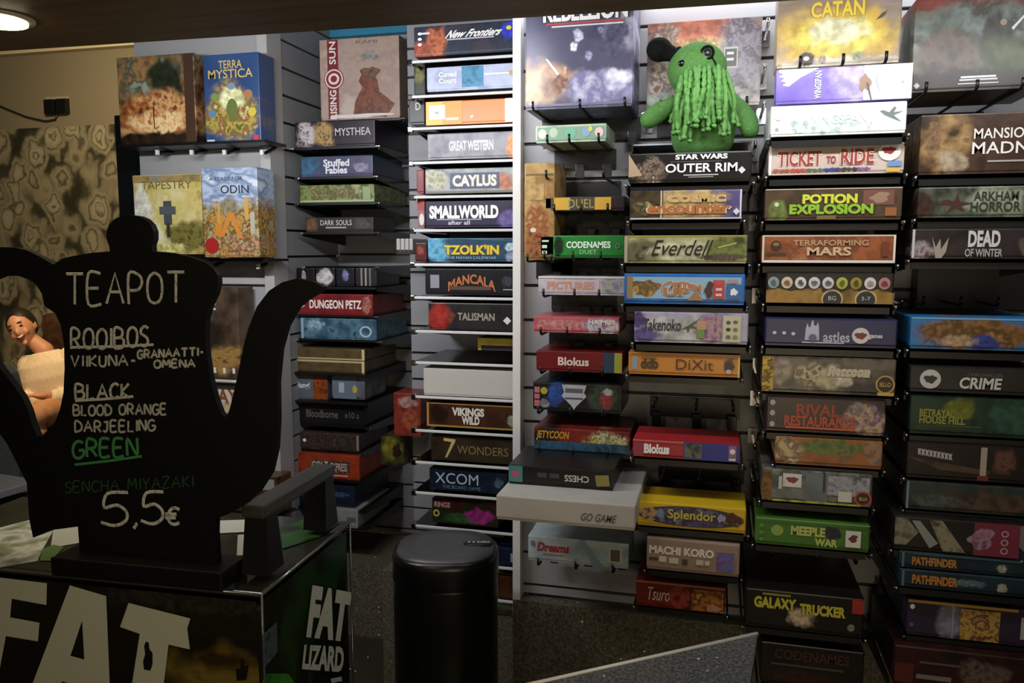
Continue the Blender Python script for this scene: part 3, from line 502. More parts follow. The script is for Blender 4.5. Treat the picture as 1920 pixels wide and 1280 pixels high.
game_box('E6', 1189, 586, 1403, 643, VR, .28, ['#8c84a0', '#a8a0b8', '#b4aebc', '#746a8c'], 'lavender game box with bamboo leaf and cream icons', GR,
  [('b', .45, .6, .6, .8, '#b8b4b4', 3), ('b', .1, .75, .2, .4, '#5c5290', 4), ('b', .04, .3, .1, .5, '#4c3a70', 4), t('Takenoko', .25, .42, .34, .4, '#3a3040', bold=.02, shear=.3), ('p', .5, .42, .18, .5, '#4c5c30', [(0, .8), (.4, .5), (1, 0), (.6, .5), (.9, .7), (.5, .65), (.4, 1), (.3, .7)]), ('b', .66, .5, .24, .8, PAL(['#5c3a78', '#8a5c8c', '#c09890', '#482c64'], 50), 6), ('r', .59, .68, .07, .3, '#6c9a44'), ('r', .6, .4, .08, .3, '#c89474'), ('r', .86, .5, .155, .86, '#c8c4a0'), ('e', .83, .3, .04, .12, '#4c4a38'), ('e', .89, .28, .04, .12, '#6a6450'), ('e', .83, .52, .04, .12, '#38362a'), ('e', .89, .52, .04, .12, '#7a7458'), ('e', .83, .76, .04, .12, '#6a6450'), ('e', .89, .76, .04, .12, '#8a8468')])
game_box('E7', 1178, 662, 1388, 704, VR+.02, .26, ['#c8761c', '#d6842a', '#cc7e22'], 'warm orange game box with grey three-figure icon', GR,
  [('r', .06, .5, .05, .6, '#8c9ca8'), t('ddb', .195, .5, .16, .5, '#4a3c24', bold=.05), ('r', .19, .25, .14, .07, '#8a6a34'), t('DiXit', .6, .5, .33, .46, '#4c3418', bold=.0), ('b', .9, .5, .08, .5, '#3a1c10', 3), ('e', .9, .75, .05, .2, '#c8b4a4'), ('r', .99, .5, .02, 1, '#e8c45a'), ('r', .5, .03, 1, .06, '#dc9a4a')], scale=5)
game_box('E8', 1186, 828, 1388, 861, VR+.02, .15, '#b01c24', 'scarlet and royal blue halves game box with white title', GR,
  [('r', .74, .5, .52, 1, '#232a88'), ('r', .57, .5, .16, .8, PAL(['#3a4438', '#6a6e60', '#2a3028'], 50)), ('r', .06, .5, .1, .9, '#9c2a40'), t('Blokus', .23, .5, .24, .56, W, bold=.05), ('r', .93, .5, .07, .84, '#8c5c7c'), ('e', .93, .4, .05, .3, '#e8e0e4'), ('r', .93, .85, .06, .12, '#d8d4d8'), ('r', .24, .04, .48, .08, '#d86a6c')])
game_box('E9', 1194, 946, 1399, 992, VR, .13, '#d8b010', 'yellow framed game box with purple centre and gold script', GR,
  [('e', .5, .5, .97, .82, '#2e1c20'), ('e', .5, .5, .93, .76, PAL(['#3c3058', '#5c4c7c', '#2a2440', '#80789c'], 30)), ('b', .12, .5, .18, .7, PAL(['#7a2c1c', '#c8a070', '#2c1c18'], 60), 3), ('b', .88, .5, .18, .7, PAL(['#6a241c', '#3c2418', '#b89468'], 60), 4), ('b', .22, .45, .1, .4, '#6a8894', 6), ('b', .78, .45, .08, .4, '#9c94b0', 7), t('Splendor', .51, .47, .44, .5, '#c8b440', bold=.02, out='#4a3c20')])
game_box('E10', 1212, 1014, 1387, 1074, VR, .26, ['#8c7464', '#9a8070', '#94796a'], 'tan game box with cream block letters and blue picture', GR,
  [t('MACHI KORO', .38, .36, .7, .26, '#e4dcc8', bold=.05), ('r', .08, .66, .1, .1, '#4c3c34'), ('r', .18, .64, .08, .18, '#d8ccb8'), ('r', .3, .66, .1, .18, '#d0c4b0'), ('r', .42, .68, .06, .18, '#4c3c34'), ('r', .58, .64, .08, .16, '#c8bca4'), ('r', .66, .64, .05, .14, '#d0c4b0'), ('r', .85, .56, .18, .56, PAL(['#3c3c80', '#5c6cb0', '#7a4a80', '#2c4c8c'], 40))])
game_box('E11', 1192, 1094, 1360, 1143, VR+.02, .24, ['#6a1c10', '#8c2c18', '#5a160c'], 'rust red game box with brush script title', GR,
  [t('Tsuro', .26, .48, .26, .5, '#e0c8b0', bold=.0, shear=.8), ('e', .5, .5, .24, .9, PAL(['#8c2418', '#b4442c', '#5c140c'], 40)), ('r', .8, .55, .36, .8, PAL(['#8c4418', '#c47c2c', '#6a2c10', '#d89c3c'], 40)), ('b', .87, .8, .16, .36, '#c88c6a', 4), ('r', .62, .5, .015, .9, '#4a140c'), ('r', .5, .04, 1, .07, '#a87868')])

# --- right wall, third column
game_box('F1', 1458, -52, 1691, 122, 1.93, .1, ['#a08a68', '#b8a078', '#8c7c78', '#c8b48c'], 'tall game box with golden sunrise sky and yellow title', GR,
  [('s', .5, .2, 1.4, .7, PAL(['#8c7c7c', '#a89484', '#9c8874', '#b4a07c'], 7, stretch=(1, 1, 3))), ('s', .5, .7, .8, .5, '#d8b040'), ('s', .5, .68, .6, .36, '#f0d454'), ('s', .52, .62, .42, .24, '#fff4b8'), ('s', .5, .98, .9, .12, PAL(['#c8b8a0', '#e8dcc0', '#a89880'], 14, stretch=(1, 1, 3))), ('b', .25, .92, .1, .12, '#4c4038', 3), ('e', .25, .91, .05, .05, '#d8ccc0'), ('p', .84, .49, .09, .1, '#5c4a38', [(0, 1), (.5, .3), (1, 0), (.8, .5), (.6, .7)]), ('b', .66, .91, .06, .1, '#8c9c6c', 6), ('b', .38, .93, .05, .08, '#a8988c', 5), t('CATAN', .49, .39, .43, .17, '#f2d83c', bold=.03, out='#c07c28')], scale=6)
game_box('F2', 1455, 124, 1711, 190, 1.84, .06, ['#6a54b8', '#7a64c4', '#9c88d8'], 'purple and white game box with feather, leaning on sunrise box', GR,
  [('p', .17, .26, .3, .5, W, [(0, 0), (1, 0), (.55, .5), (.25, 1), (.1, .9), (.2, .75), (.05, .65), (.15, .5), (0, .4), (.12, .25), (0, .15)]), ('b', .62, .45, .4, .9, '#b8a8dc', 3), ('r', .83, .5, .36, 1, '#ece8ea'), ('b', .66, .5, .09, .6, '#9c7a60', 4), ('p', .69, .75, .05, .5, '#5c544c', [(0, 0), (.4, 0), (1, 1), (.8, 1)]), ('p', .75, .5, .06, .7, '#b4b0b4', [(.4, 0), (.6, .5), (1, 1), (.2, .5)]), ('b', .83, .5, .05, .2, '#c0c0c0', 5), ('b', .93, .5, .03, .1, '#b0b0b0', 6), t('WINGSPAN', .315, .5, .8, .05, W, bold=.02, rot=1)] , scale=8)
game_box('F3', 1445, 194, 1700, 252, VR-.03, .28, ['#e0e4dc', '#eceee6', '#cfe0d6'], 'white mint tinted game box with flying swallow', GR,
  [('b', .4, .75, .5, .5, '#cfe2d8', 4), ('p', .89, .42, .17, .5, '#6c7c74', [(0, .25), (.15, .2), (.4, .35), (.6, 0), (.7, .05), (.6, .35), (1, .3), (.6, .55), (.95, 1), (.4, .65), (.2, .5)]), t('WINGSPAN', .49, .5, .46, .3, '#c8d4cc', bold=.0), ('e', .06, .35, .06, .26, '#d0d8d4'), ('b', .05, .78, .03, .12, '#98a09c', 5)], scale=6)
game_box('F4', 1441, 270, 1696, 326, VR, .3, ['#c8b0a0', '#d4c0b0', '#ccb4a8'], 'light beige game box with red brown western letters', GR,
  [('r', .012, .5, .024, 1, '#ece6de'), ('r', .5, .03, 1, .06, '#e8e0d8'), t('TICKET', .235, .46, .33, .5, '#a8382c', bold=.03, out='#f0e6da'), t('TO', .47, .52, .07, .26, '#a8382c', bold=.03), t('RIDE', .66, .43, .24, .52, '#a8382c', bold=.03, out='#f0e6da'), ('e', .89, .3, .16, .6, '#f0e4dc'), ('b', .885, .26, .1, .3, '#a82438', 3)]+[('b', .06+.042*i, .86, .045, .12, ['#b0604a', '#c84a3c', '#5c7c5c', '#3c4a8c', '#4a4440', '#8c5c94'][i//3 % 6], i) for i in range(17)]+[('r', .93, .7, .1, .18, '#6a94d0'), ('r', .92, .9, .1, .14, '#e0b44a')])
game_box('F5', 1434, 352, 1692, 412, VR, .3, ['#4c3828', '#5a4430', '#40301f'], 'brown game box with acid green and yellow letters', GR,
  [('r', .5, .02, 1, .04, '#c8b8a0'), ('b', .1, .7, .12, .6, '#6c7a34', 3), ('e', .09, .5, .035, .14, '#c8d8a0'), ('r', .83, .32, .22, .46, '#7c4c3c'), ('b', .84, .32, .16, .36, '#a07c64', 5), ('r', .92, .76, .08, .26, '#9c5c30'), ('r', .46, .92, .14, .12, '#7c6438'), t('POTION', .48, .34, .4, .3, '#d8dc34', bold=.05, out='#3c4a10'), t('EXPLOSION', .49, .66, .61, .32, '#94c424', bold=.05, out='#26380c')])
game_box('F6', 1428, 440, 1680, 493, VR, .3, ['#8c4420', '#a8582c', '#7c3c1c', '#b46c3c'], 'rust orange game box with white outline border', GR,
  [('r', .5, .03, 1, .06, '#d8c8b4'), ('r', .5, .95, 1, .1, '#ece0d0'), ('r', .01, .5, .02, 1, '#d8c8b4'), ('r', .99, .5, .02, 1, '#e8dccc'), ('e', .11, .38, .08, .36, '#3c2418'), ('e', .11, .33, .05, .14, '#8c6a50'), ('r', .11, .68, .16, .1, '#54301c'), t('TERRAFORMING', .52, .28, .56, .2, '#c4986c', bold=.02), t('MARS', .51, .58, .33, .3, '#d8b488', bold=.03), ('r', .92, .5, .05, .5, '#7c3418')], scale=20)
game_box('F7', 1436, 511, 1676, 569, VR, .3, ['#1c1610', '#241c14'], 'black and ochre game box with row of nine round tokens', GR,
  [('p', .5, .74, 1, .5, PAL(['#8c6424', '#a87c34', '#70501c'], 24), [(0, .2), (.1, .05), (.2, .25), (.3, .1), (.44, .0), (.45, .3), (.6, .3), (.68, 0), (.76, .3), (.88, .05), (1, .3), (1, 1), (0, 1)]), ('e', .53, .85, .17, .62, '#c8b070'), ('e', .53, .87, .145, .56, '#24262a'), ('e', .79, .85, .17, .62, '#c8b070'), ('e', .79, .87, .145, .56, '#24262a'), t('BG', .53, .82, .06, .14, '#c8c8c0'), t('3-7', .79, .82, .07, .12, '#c8c8c0')]
  +[('e', .06+.108*i, .33, .09, .38, c) for i, c in enumerate(['#8ca0a4', '#d8c8a8', '#dcdcd4', '#d4d0d0', '#d4d0d4', '#b8b83c', '#a08c28', '#d8d4d0', '#b87c7c'])]+[('b', .06+.108*i, .33, .05, .2, c, i) for i, c in enumerate(['#4c6468', '#94503c', '#4c5048', '#6a6068', '#5c5860', '#5a6420', '#4c4410', '#98948c', '#7a2c30'])])
game_box('F8', 1434, 597, 1683, 650, VR, .3, ['#22244a', '#292c56', '#262850'], 'indigo game box with white castle silhouette', GR,
  [('p', .37, .42, .12, .72, '#b4b8cc', [(0, 1), (.05, .4), (.15, .15), (.25, .4), (.35, .3), (.42, .05), (.5, 0), (.56, .25), (.7, .3), (.8, .1), (.88, .35), (.92, 1)]), ('r', .45, .86, .32, .05, '#b4b8cc'), t('astles', .55, .65, .2, .36, '#b4b8cc', bold=.02), ('e', .73, .58, .13, .56, '#d8ccc4'), ('b', .73, .58, .09, .3, '#7c2c2c', 3), t('games', .84, .62, .1, .16, '#d8d4d8', bold=.03), ('e', .075, .54, .03, .12, '#c8c8d8'), ('e', .15, .54, .03, .12, '#c8c8d8'), ('e', .22, .56, .03, .12, '#c8c8d8'), ('e', .37, .68, .06, .24, '#5c6088')], scale=6)
game_box('F9', 1428, 671, 1680, 738, VR, .3, ['#50463a', '#6c6050', '#443a30', '#7a6c58'], 'grey brown game box with furry animal and round badge', GR,
  [('r', .045, .5, .09, 1, PAL(['#8c6414', '#e0b42c', '#3c2a10', '#c88c1c'], 60)), ('b', .16, .4, .12, .6, '#94806c', 3), ('b', .37, .5, .2, .7, PAL(['#a08c68', '#5c5038', '#c8b48c', '#3c3428'], 50), 4), ('b', .52, .6, .14, .6, '#b0a078', 8), ('b', .78, .85, .3, .3, '#2c2a28', 5), t('Raccoon', .66, .36, .3, .3, '#c8b898', bold=.06, out='#e0d4b8', shear=.5), ('b', .6, .6, .14, .4, '#c4b494', 6), ('e', .925, .68, .14, .5, '#c89c48'), ('e', .925, .68, .115, .42, '#2a1c10'), t('IELLO', .925, .68, .08, .12, '#c8a448', bold=.02), ('r', .93, .95, .12, .1, '#d8a42c')], scale=14)
game_box('F10', 1436, 746, 1661, 812, VR, .28, ['#2c1c1c', '#3a2424', '#241818'], 'maroon black game box with flaming orange letters', GR,
  [t('RIVAL', .44, .36, .36, .34, '#a83820', bold=.03), t('RESTAURANTS', .46, .68, .6, .3, '#c84424', bold=.03), ('r', .46, .87, .58, .06, '#d0502c'), ('b', .82, .6, .3, .7, PAL(['#8c6450', '#c8a484', '#6c3c54', '#a88ca0'], 50), 3), ('b', .78, .3, .1, .3, '#8c7c70', 6), ('r', .06, .5, .06, .8, '#3c3038'), ('e', .055, .18, .045, .16, '#b0a4a8'), ('e', .055, .48, .045, .16, '#b0a4a8'), ('e', .055, .8, .045, .16, '#b0a4a8'), ('e', .9, .24, .05, .2, '#7c7480')])
game_box('F11', 1453, 823, 1655, 874, VR, .27, ['#8c4c20', '#a8602c', '#6c3c1c'], 'terracotta game box with leafy green band', GR,
  [('b', .5, .3, .5, .5, PAL(['#4c5c24', '#6c7c34', '#3c4418'], 40), 3), ('b', .12, .5, .22, .9, PAL(['#c8ac74', '#6c4c34', '#e0cca0', '#2c1c14'], 40), 4), ('b', .66, .6, .16, .3, '#7c6434', 5), ('b', .92, .4, .14, .7, PAL(['#6c4c34', '#a87c50', '#4c5c64'], 50), 6)])
game_box('F12', 1428, 884, 1636, 944, VR, .28, ['#5c6058', '#787c74', '#444840', '#8c9088'], 'grey collage game box with white card and red badge', GR,
  [('r', .045, .5, .09, 1, PAL(['#2c1c10', '#8c5c1c', '#4c2c10'], 60)), ('r', .28, .32, .17, .42, '#dcd8d0'), ('b', .28, .3, .11, .24, '#8c2c34', 3), ('r', .75, .4, .45, .6, PAL(['#787484', '#a8a8b0', '#58545c'], 50)), ('r', .5, .5, .2, .9, PAL(['#5c6468', '#747c7c'], 20)), ('r', .76, .72, .12, .32, '#d4d0c0'), ('e', .92, .74, .15, .46, '#c8442c'), ('e', .92, .74, .12, .36, '#2a1c14'), t('IELLO', .92, .74, .07, .1, '#d8b44c', bold=.02), ('r', .5, .96, .8, .07, PAL(['#5c5c28', '#c8c83c'], 40)), ('r', .57, .3, .02, .6, '#2c2c2c'), ('r', .17, .4, .03, .4, '#c8c8c0')], scale=20)
game_box('F13', 1415, 976, 1631, 1027, VR, .15, ['#3c6c20', '#487c28', '#34601c'], 'grass green game box with pale yellow block title', GR,
  [('e', .2, .45, .11, .4, '#8cac48'), t('MEEPLE', .47, .4, .3, .34, '#c0c85c', bold=.05), t('WAR', .63, .76, .2, .28, '#c0c85c', bold=.05), ('b', .68, .42, .12, .4, '#2c2c34', 4), ('r', .86, .55, .13, .6, '#dcd8cc'), ('b', .86, .53, .09, .3, '#6c2c30', 5), ('r', .06, .3, .03, .12, '#5c9c34'), ('r', .06, .55, .03, .12, '#5c9c34'), ('r', .06, .8, .03, .12, '#5c9c34'), ('r', .5, .02, 1, .05, '#8cb474')], scale=6)
game_box('F14', 1396, 1112, 1620, 1184, VR-.02, .3, ['#12100e', '#181512', '#141210'], 'black game box with yellow rounded title and cream fragment', GR,
  [t('GALAXY', .26, .33, .36, .3, '#c8bc2c', bold=.05, out='#3c3808'), t('TRUCKER', .66, .4, .38, .28, '#c8bc2c', bold=.05, out='#3c3808'), ('b', .48, .64, .19, .36, '#c8ac90', 3), ('r', .27, .1, .24, .06, '#8c8420'), ('r', .95, .2, .1, .36, '#a82420'), ('b', .9, .78, .05, .14, '#8c8478', 5)])
game_box('F15', 1425, 1212, 1620, 1290, VR, .28, ['#14100e', '#1e1612'], 'near black game box with dull maroon capitals', GR,
  [t('CODENAMES', .5, .25, .72, .24, '#4c241a', bold=.02), ('r', .46, .5, .7, .06, '#463c38'), ('b', .4, .8, .5, .3, '#38180f', 3)])

# --- right wall, fourth column
game_box('G1', 1713, -10, 1968, 168, 1.90, .2, ['#4c463c', '#5c5c4c', '#6c6858', '#3c3830'], 'big upright game box with shadowy forest and swordsman', GR,
  [('s', .4, .06, 1.3, .16, PAL(['#6c3028', '#8c4438'], 20)), ('b', .5, .42, .9, .6, PAL(['#4c5248', '#707c74', '#403f36', '#8a948c'], 14), 3), ('b', .62, .5, .2, .5, '#3c382e', 4), ('p', .8, .26, .16, .26, '#c8ccc4', [(0, .9), (.95, 0), (1, .05), (.08, 1)]), ('b', .25, .62, .4, .5, PAL(['#4c4438', '#6c5c4c', '#3a342c'], 24), 6), ('b', .8, .66, .5, .4, PAL(['#3c4628', '#566238', '#333a24'], 18), 7), ('s', .5, .92, 1.4, .26, PAL(['#3c3630', '#4c443c'], 10)), ('e', .66, .3, .05, .07, '#8c7c68'), ('r', .5, .86, .26, .02, W), ('r', .5, .89, .28, .02, '#c8c8c0'), ('r', .5, .93, .3, .012, '#c8c8c0'), ('p', .04, .93, .05, .07, '#c8c8c8', [(.5, 0), (1, .5), (.5, 1), (0, .5)])], scale=9)
game_box('G2', 1725, 211, 1975, 325, VR, .3, ['#2c1e18', '#4c3424', '#3a2820', '#5c3c28'], 'deep brown painted game box with large white serif title', GR,
  [('b', .18, .5, .4, .8, PAL(['#3c2c18', '#7c5c34', '#a88450', '#2c2014'], 24), 3), ('b', .26, .8, .2, .3, '#a08c70', 4), ('b', .1, .4, .1, .5, '#7c5c3c', 5), t('MANSIONS', .66, .34, .5, .17, '#e4dcd0', bold=.01), t('OF', .95, .34, .08, .12, '#e4dcd0'), t('MADNESS', .72, .58, .64, .2, '#e4dcd0', bold=.01), ('r', .7, .8, .36, .03, '#a89c90')], scale=14)
game_box('G3', 1721, 349, 1968, 407, VR, .3, ['#3a3c30', '#545c48', '#2c2c24', '#6c745c'], 'sage green game box with crimson tentacle shapes', GR,
  [('p', .28, .55, .3, .7, '#4c241c', [(0, .5), (.3, .3), (.5, .4), (.6, 0), (.65, .4), (1, .5), (.7, .6), (.8, .9), (.55, .7), (.3, 1), (.45, .6)]), ('b', .62, .5, .38, .8, '#8c9478', 3), ('b', .05, .6, .12, .8, '#3c241c', 5), ('b', .93, .5, .24, .9, '#4a241c', 6), t('ARKHAM', .6, .32, .34, .3, '#2c3424', bold=.02), t('HORROR', .6, .66, .38, .32, '#2c3424', bold=.02)])
game_box('G4', 1709, 428, 1960, 485, VR, .3, ['#241c1c', '#342828', '#1c1616'], 'black plum game box with bony white fingers', GR,
  [('r', .015, .5, .02, .95, '#c8c0bc'), ('b', .08, .7, .14, .5, PAL(['#3c2024', '#a8989c', '#5c343c'], 60), 3), ('p', .22, .62, .16, .72, '#a09484', [(.1, 0), (.3, .5), (.5, .1), (.55, .6), (.9, .05), (.8, .7), (.6, 1), (.3, 1)]), t('DEAD', .55, .34, .24, .54, '#d0ccc8', bold=.04), t('OF WINTER', .55, .8, .28, .26, '#b0acac', bold=.02), ('b', .9, .6, .14, .6, '#5c5044', 5)])
game_box('G5', 1707, 596, 1960, 656, VR, .3, ['#1c6cac', '#2478b4', '#1860a0'], 'azure game box with coiled ochre sea creature', GR,
  [('b', .5, .5, .82, .8, PAL(['#6c4420', '#94642c', '#54381c', '#a8783c'], 30), 3), ('s', .55, .78, .2, .4, '#2c3c8c', 4), ('s', .36, .74, .22, .3, '#b08c68', 5), ('b', .96, .5, .12, .7, '#94602c', 7), ('r', .5, .03, 1, .06, '#6cacd4')])
game_box('G6', 1706, 689, 1960, 738, VR, .3, ['#24221e', '#2c2a26'], 'dark grey game box with round white badge and capitals', GR,
  [('e', .155, .5, .16, .74, '#c8c4bc'), ('b', .155, .5, .1, .4, '#34302c', 3), t('CHRONICLES', .56, .28, .26, .12, '#6c6862'), t('CRIME', .53, .6, .31, .44, '#d0ccc4', bold=.03, shear=.3)])
game_box('G7', 1706, 746, 1965, 818, VR, .3, ['#142c1c', '#1c3c28', '#10221a', '#24483a'], 'dark green game box with glowing yellow moon title', GR,
  [('b', .36, .35, .18, .5, '#6c7418', 3), ('r', .25, .72, .4, .3, '#18341c'), t('BETRAYAL', .2, .44, .26, .2, '#94942c', bold=.03), t('HOUSE HILL', .24, .62, .34, .2, '#94942c', bold=.03), ('b', .8, .5, .4, .6, PAL(['#183828', '#2c5844', '#14281c'], 20), 5), ('r', .36, .76, .34, .015, '#4c6c3c')], scale=12)
game_box('G8', 1700, 834, 1965, 902, VR, .3, ['#140e0c', '#1e1411', '#281814'], 'black game box with grim face and vertical cream bar', GR,
  [('p', .3, .62, .6, .4, PAL(['#2c1c14', '#54402c', '#1c120e'], 20), [(0, 0), (1, .7), (1, 1), (.4, .8)]), ('p', 0.090, 0.270, .03, .2, '#b4aca4', [(0, 0), (.5, .1), (.9, 0), (.7, .5), (1, 1), (.5, .8), (.2, 1)]), ('p', 0.118, 0.282, .03, .2, '#b4aca4', [(0, 0), (.5, .1), (.9, 0), (.7, .5), (1, 1), (.5, .8), (.2, 1)]), ('p', 0.146, 0.294, .03, .2, '#b4aca4', [(0, 0), (.5, .1), (.9, 0), (.7, .5), (1, 1), (.5, .8), (.2, 1)]), ('p', 0.174, 0.306, .03, .2, '#b4aca4', [(0, 0), (.5, .1), (.9, 0), (.7, .5), (1, 1), (.5, .8), (.2, 1)]), ('p', 0.202, 0.318, .03, .2, '#b4aca4', [(0, 0), (.5, .1), (.9, 0), (.7, .5), (1, 1), (.5, .8), (.2, 1)]), ('p', 0.230, 0.330, .03, .2, '#b4aca4', [(0, 0), (.5, .1), (.9, 0), (.7, .5), (1, 1), (.5, .8), (.2, 1)]), ('p', 0.258, 0.342, .03, .2, '#b4aca4', [(0, 0), (.5, .1), (.9, 0), (.7, .5), (1, 1), (.5, .8), (.2, 1)]), ('p', 0.286, 0.354, .03, .2, '#b4aca4', [(0, 0), (.5, .1), (.9, 0), (.7, .5), (1, 1), (.5, .8), (.2, 1)]), ('p', 0.314, 0.366, .03, .2, '#b4aca4', [(0, 0), (.5, .1), (.9, 0), (.7, .5), (1, 1), (.5, .8), (.2, 1)]), ('r', .55, .45, .045, .8, '#a89c88'), ('r', .55, .9, .08, .14, '#6c2420'), ('b', .7, .45, .14, .6, PAL(['#3c2018', '#6c4434', '#24140f'], 50), 4), ('b', .97, .8, .06, .14, '#a83c34', 5)])
game_box('G9', 1698, 909, 1965, 962, VR, .3, ['#1c2624', '#2c3834', '#3a3c34', '#18201e'], 'murky teal game box with reddish brown smears', GR,
  [('b', .6, .6, .5, .5, PAL(['#3c2c20', '#5c4434', '#2c2824'], 30), 3), ('r', .01, .5, .02, 1, '#6c8c8c'), ('b', .25, .7, .3, .4, '#485048', 5)], scale=14)
game_box('G10', 1676, 975, 1913, 1038, VR-.02, .28, ['#1c1a18', '#2a2622'], 'black game box with tilted cards and magenta end', GR,
  [('p', .1, .45, .2, .8, PAL(['#5c5848', '#8c8870', '#3c3830'], 40), [(0, 0), (.5, 0), (1, .5), (.5, 1), (0, 1)]), ('p', .25, .5, .22, .8, '#8c9088', [(0, 0), (.3, 0), (1, .8), (.7, 1)]), ('p', .43, .5, .3, .9, PAL(['#6c6450', '#948c70', '#4c4438'], 40), [(0, 0), (.35, 0), (1, 1), (.4, 1)]), ('r', .82, .5, .36, 1, '#7c2038'), ('b', .7, .5, .24, .7, PAL(['#7c4c64', '#a88098', '#5c2c44'], 50), 5), ('o', .88, .3, .06, .2, '#b88c98', .6), ('o', .88, .55, .06, .2, '#b88c98', .6), ('o', .88, .8, .06, .2, '#b88c98', .6)])
game_box('G11', 1685, 1042, 1940, 1073, VR-.02, .28, ['#122430', '#182c38', '#1c3c44'], 'slim dark teal game box, orange title, upper of two alike', GR,
  [t('PATHFINDER', .27, .55, .34, .5, '#c07c2c', bold=.04, out='#5c2c10'), ('r', .5, .1, .8, .08, '#3c5c64'), ('r', .03, .5, .02, .9, '#4c6c74'), ('b', .77, .6, .06, .4, '#a8a498', 3)])
game_box('G12', 1685, 1076, 1940, 1110, VR-.02, .28, ['#122430', '#182c38', '#1c3c44'], 'slim dark teal game box, orange title, lower of two alike', GR,
  [t('PATHFINDER', .27, .52, .34, .5, '#c07c2c', bold=.04, out='#5c2c10'), ('b', .5, .5, .24, .3, '#5c7478', 4), ('r', .03, .5, .02, .9, '#4c6c74'), ('b', .77, .6, .06, .4, '#a8a498', 3)])
game_box('G13', 1700, 1133, 1932, 1201, VR, .28, ['#241c30', '#342a44', '#2c2438'], 'purple game box with pale silhouette and golden picture', GR,
  [('r', .45, .04, .9, .09, '#b4882c'), ('b', .36, .55, .2, .8, '#7c748c', 3), ('r', .38, .5, .01, .9, '#a09cac'), ('r', .6, .55, .32, .84, PAL(['#8c6424', '#c8a04c', '#5c3414', '#a87c5c'], 60)), ('e', .04, .2, .04, .14, W), ('e', .04, .7, .04, .14, '#54506c'), ('r', .95, .5, .05, .6, '#a8a4ac')])
game_box('G14', 1675, 1222, 1935, 1295, VR-.02, .28, ['#1c1210', '#3a1814', '#281410'], 'dark blood red game box at the bottom right', GR,
  [('r', .08, .7, .14, .5, '#5c1814'), ('b', .65, .5, .3, .5, PAL(['#4c3c34', '#6c5c50', '#2c1c18'], 50), 3), ('r', .34, .38, .3, .06, '#5c4c44'), ('r', .3, .75, .26, .12, '#7c746c')])
game_box('G0', 1718, 488, 1940, 585, VR+.28, .05, ['#1e1d1a', '#242320'], 'flat dark sheet as painted shade at back of the empty bay', GR)  # dark sheet stands in for the shade in this bay
game_box('C20', 776, 122, 797, 180, VC+.06, .2, ['#26251c', '#3a3820'], 'dark box with olive emblem standing left of lilac box', GC, [('b', .5, .35, .7, .5, '#6c6c24', 3)])
game_box('C21', 766, 185, 796, 233, VC+.06, .2, ['#2e2e2c', '#3a3a38'], 'dark grey box with single white letter left of orange box', GC, [t('D', .6, .3, .3, .28, '#d8d8d4')])
# ------------------------------------------------------------------ setting
SLAT = M('#98989b', .5, name='grey_slatwall'); SLATW = M('#a9a8a8', .5, name='pale_slatwall'); GROOVE = M('#1c1c1c', .6)
UPOST = onv(978, 640, 2.18).x                     # free edge of the right wall
UA1 = onv(515, 300, 2.62).x; UA0 = onv(262, 300, 2.62).x
UCL = onv(768, 400, 2.72).x
ZB = 0.50; ZT = 3.0
def slats(mb, a, b, nrm, z0, z1, m, phase=0.0, step=.0975, th=.03):
    """slat boards between plan points a, b; nrm points to the visible side; 9 mm grooves show the backing"""
    a = Vector(a); b = Vector(b); nrm = Vector(nrm); d = b-a
    def slab(off0, off1, za, zb, mm):
        P = [a+nrm*off0, b+nrm*off0, b+nrm*off1, a+nrm*off1]
        vs = [(p.x, p.y, za) for p in P]+[(p.x, p.y, zb) for p in P]
        mb.add(vs, [[0, 1, 2, 3], [4, 5, 6, 7], [0, 1, 5, 4], [1, 2, 6, 5], [2, 3, 7, 6], [3, 0, 4, 7]], mm)
    slab(-th, -.010, z0, z1, GROOVE)
    z = z0+phase
    if phase > .012: slab(-.0099, 0, z0, z-.009, m)
    while z < z1:
        slab(-.0099, 0, z, min(z+step-.009, z1), m); z += step
b = MB(); slats(b, (UPOST, 2.20, 0), (1.9, 2.20, 0), (0, -1, 0), ZB, ZT, SLAT, .03); structure(b.build('wall_right'))
b = MB(); slats(b, (UCL, 2.72, 0), (UPOST+.02, 2.72, 0), (0, -1, 0), ZB, ZT, M('#8e8e92', .5), .05); structure(b.build('wall_middle'))
b = MB(); slats(b, (UA1, 3.10, 0), (UCL+.02, 3.10, 0), (0, -1, 0), .3, 2.36, SLAT, .02); structure(b.build('wall_back'))
b = MB(); b.box((UA1, 3.07, 2.36), (UCL+.02, 3.13, ZT), M('#2f8fb4', .5)); structure(b.build('trim_1'))
b = MB(); slats(b, (UA1, 2.681, 0), (UA1, 3.10, 0), (1, 0, 0), .0, ZT, SLAT, .02); structure(b.build('wall_left'))
b = MB(); b.box((UA0, 2.62, .2), (UA1-.035, 2.66, ZT), SLATW); structure(b.build('wall_front'))
b = MB(); b.box((UA1-.035, 2.585, .2), (UA1+.004, 2.68, ZT), M('#b4b3b0', .45)); structure(b.build('trim_2'))        # pale end strip of the side wall
b = MB(); b.box((UPOST-.022, 2.165, .44), (UPOST, 2.75, ZT), M('#e4e3df', .4)); structure(b.build('trim_3'))     # pale edge of the right wall
b = MB()
for xx in (.312, 1.30): b.box((xx-.022, 2.185, ZB), (xx+.022, 2.1999, ZT), M('#a6a6a6', .4))
structure(b.build('trim_4'))
zz = onv(460, 526, 2.61).z
b = MB(); b.box((UA0, 2.60, zz-.012), (UA1-.036, 2.62, zz+.012), M('#b4b3ae', .45)); structure(b.build('trim_5'))
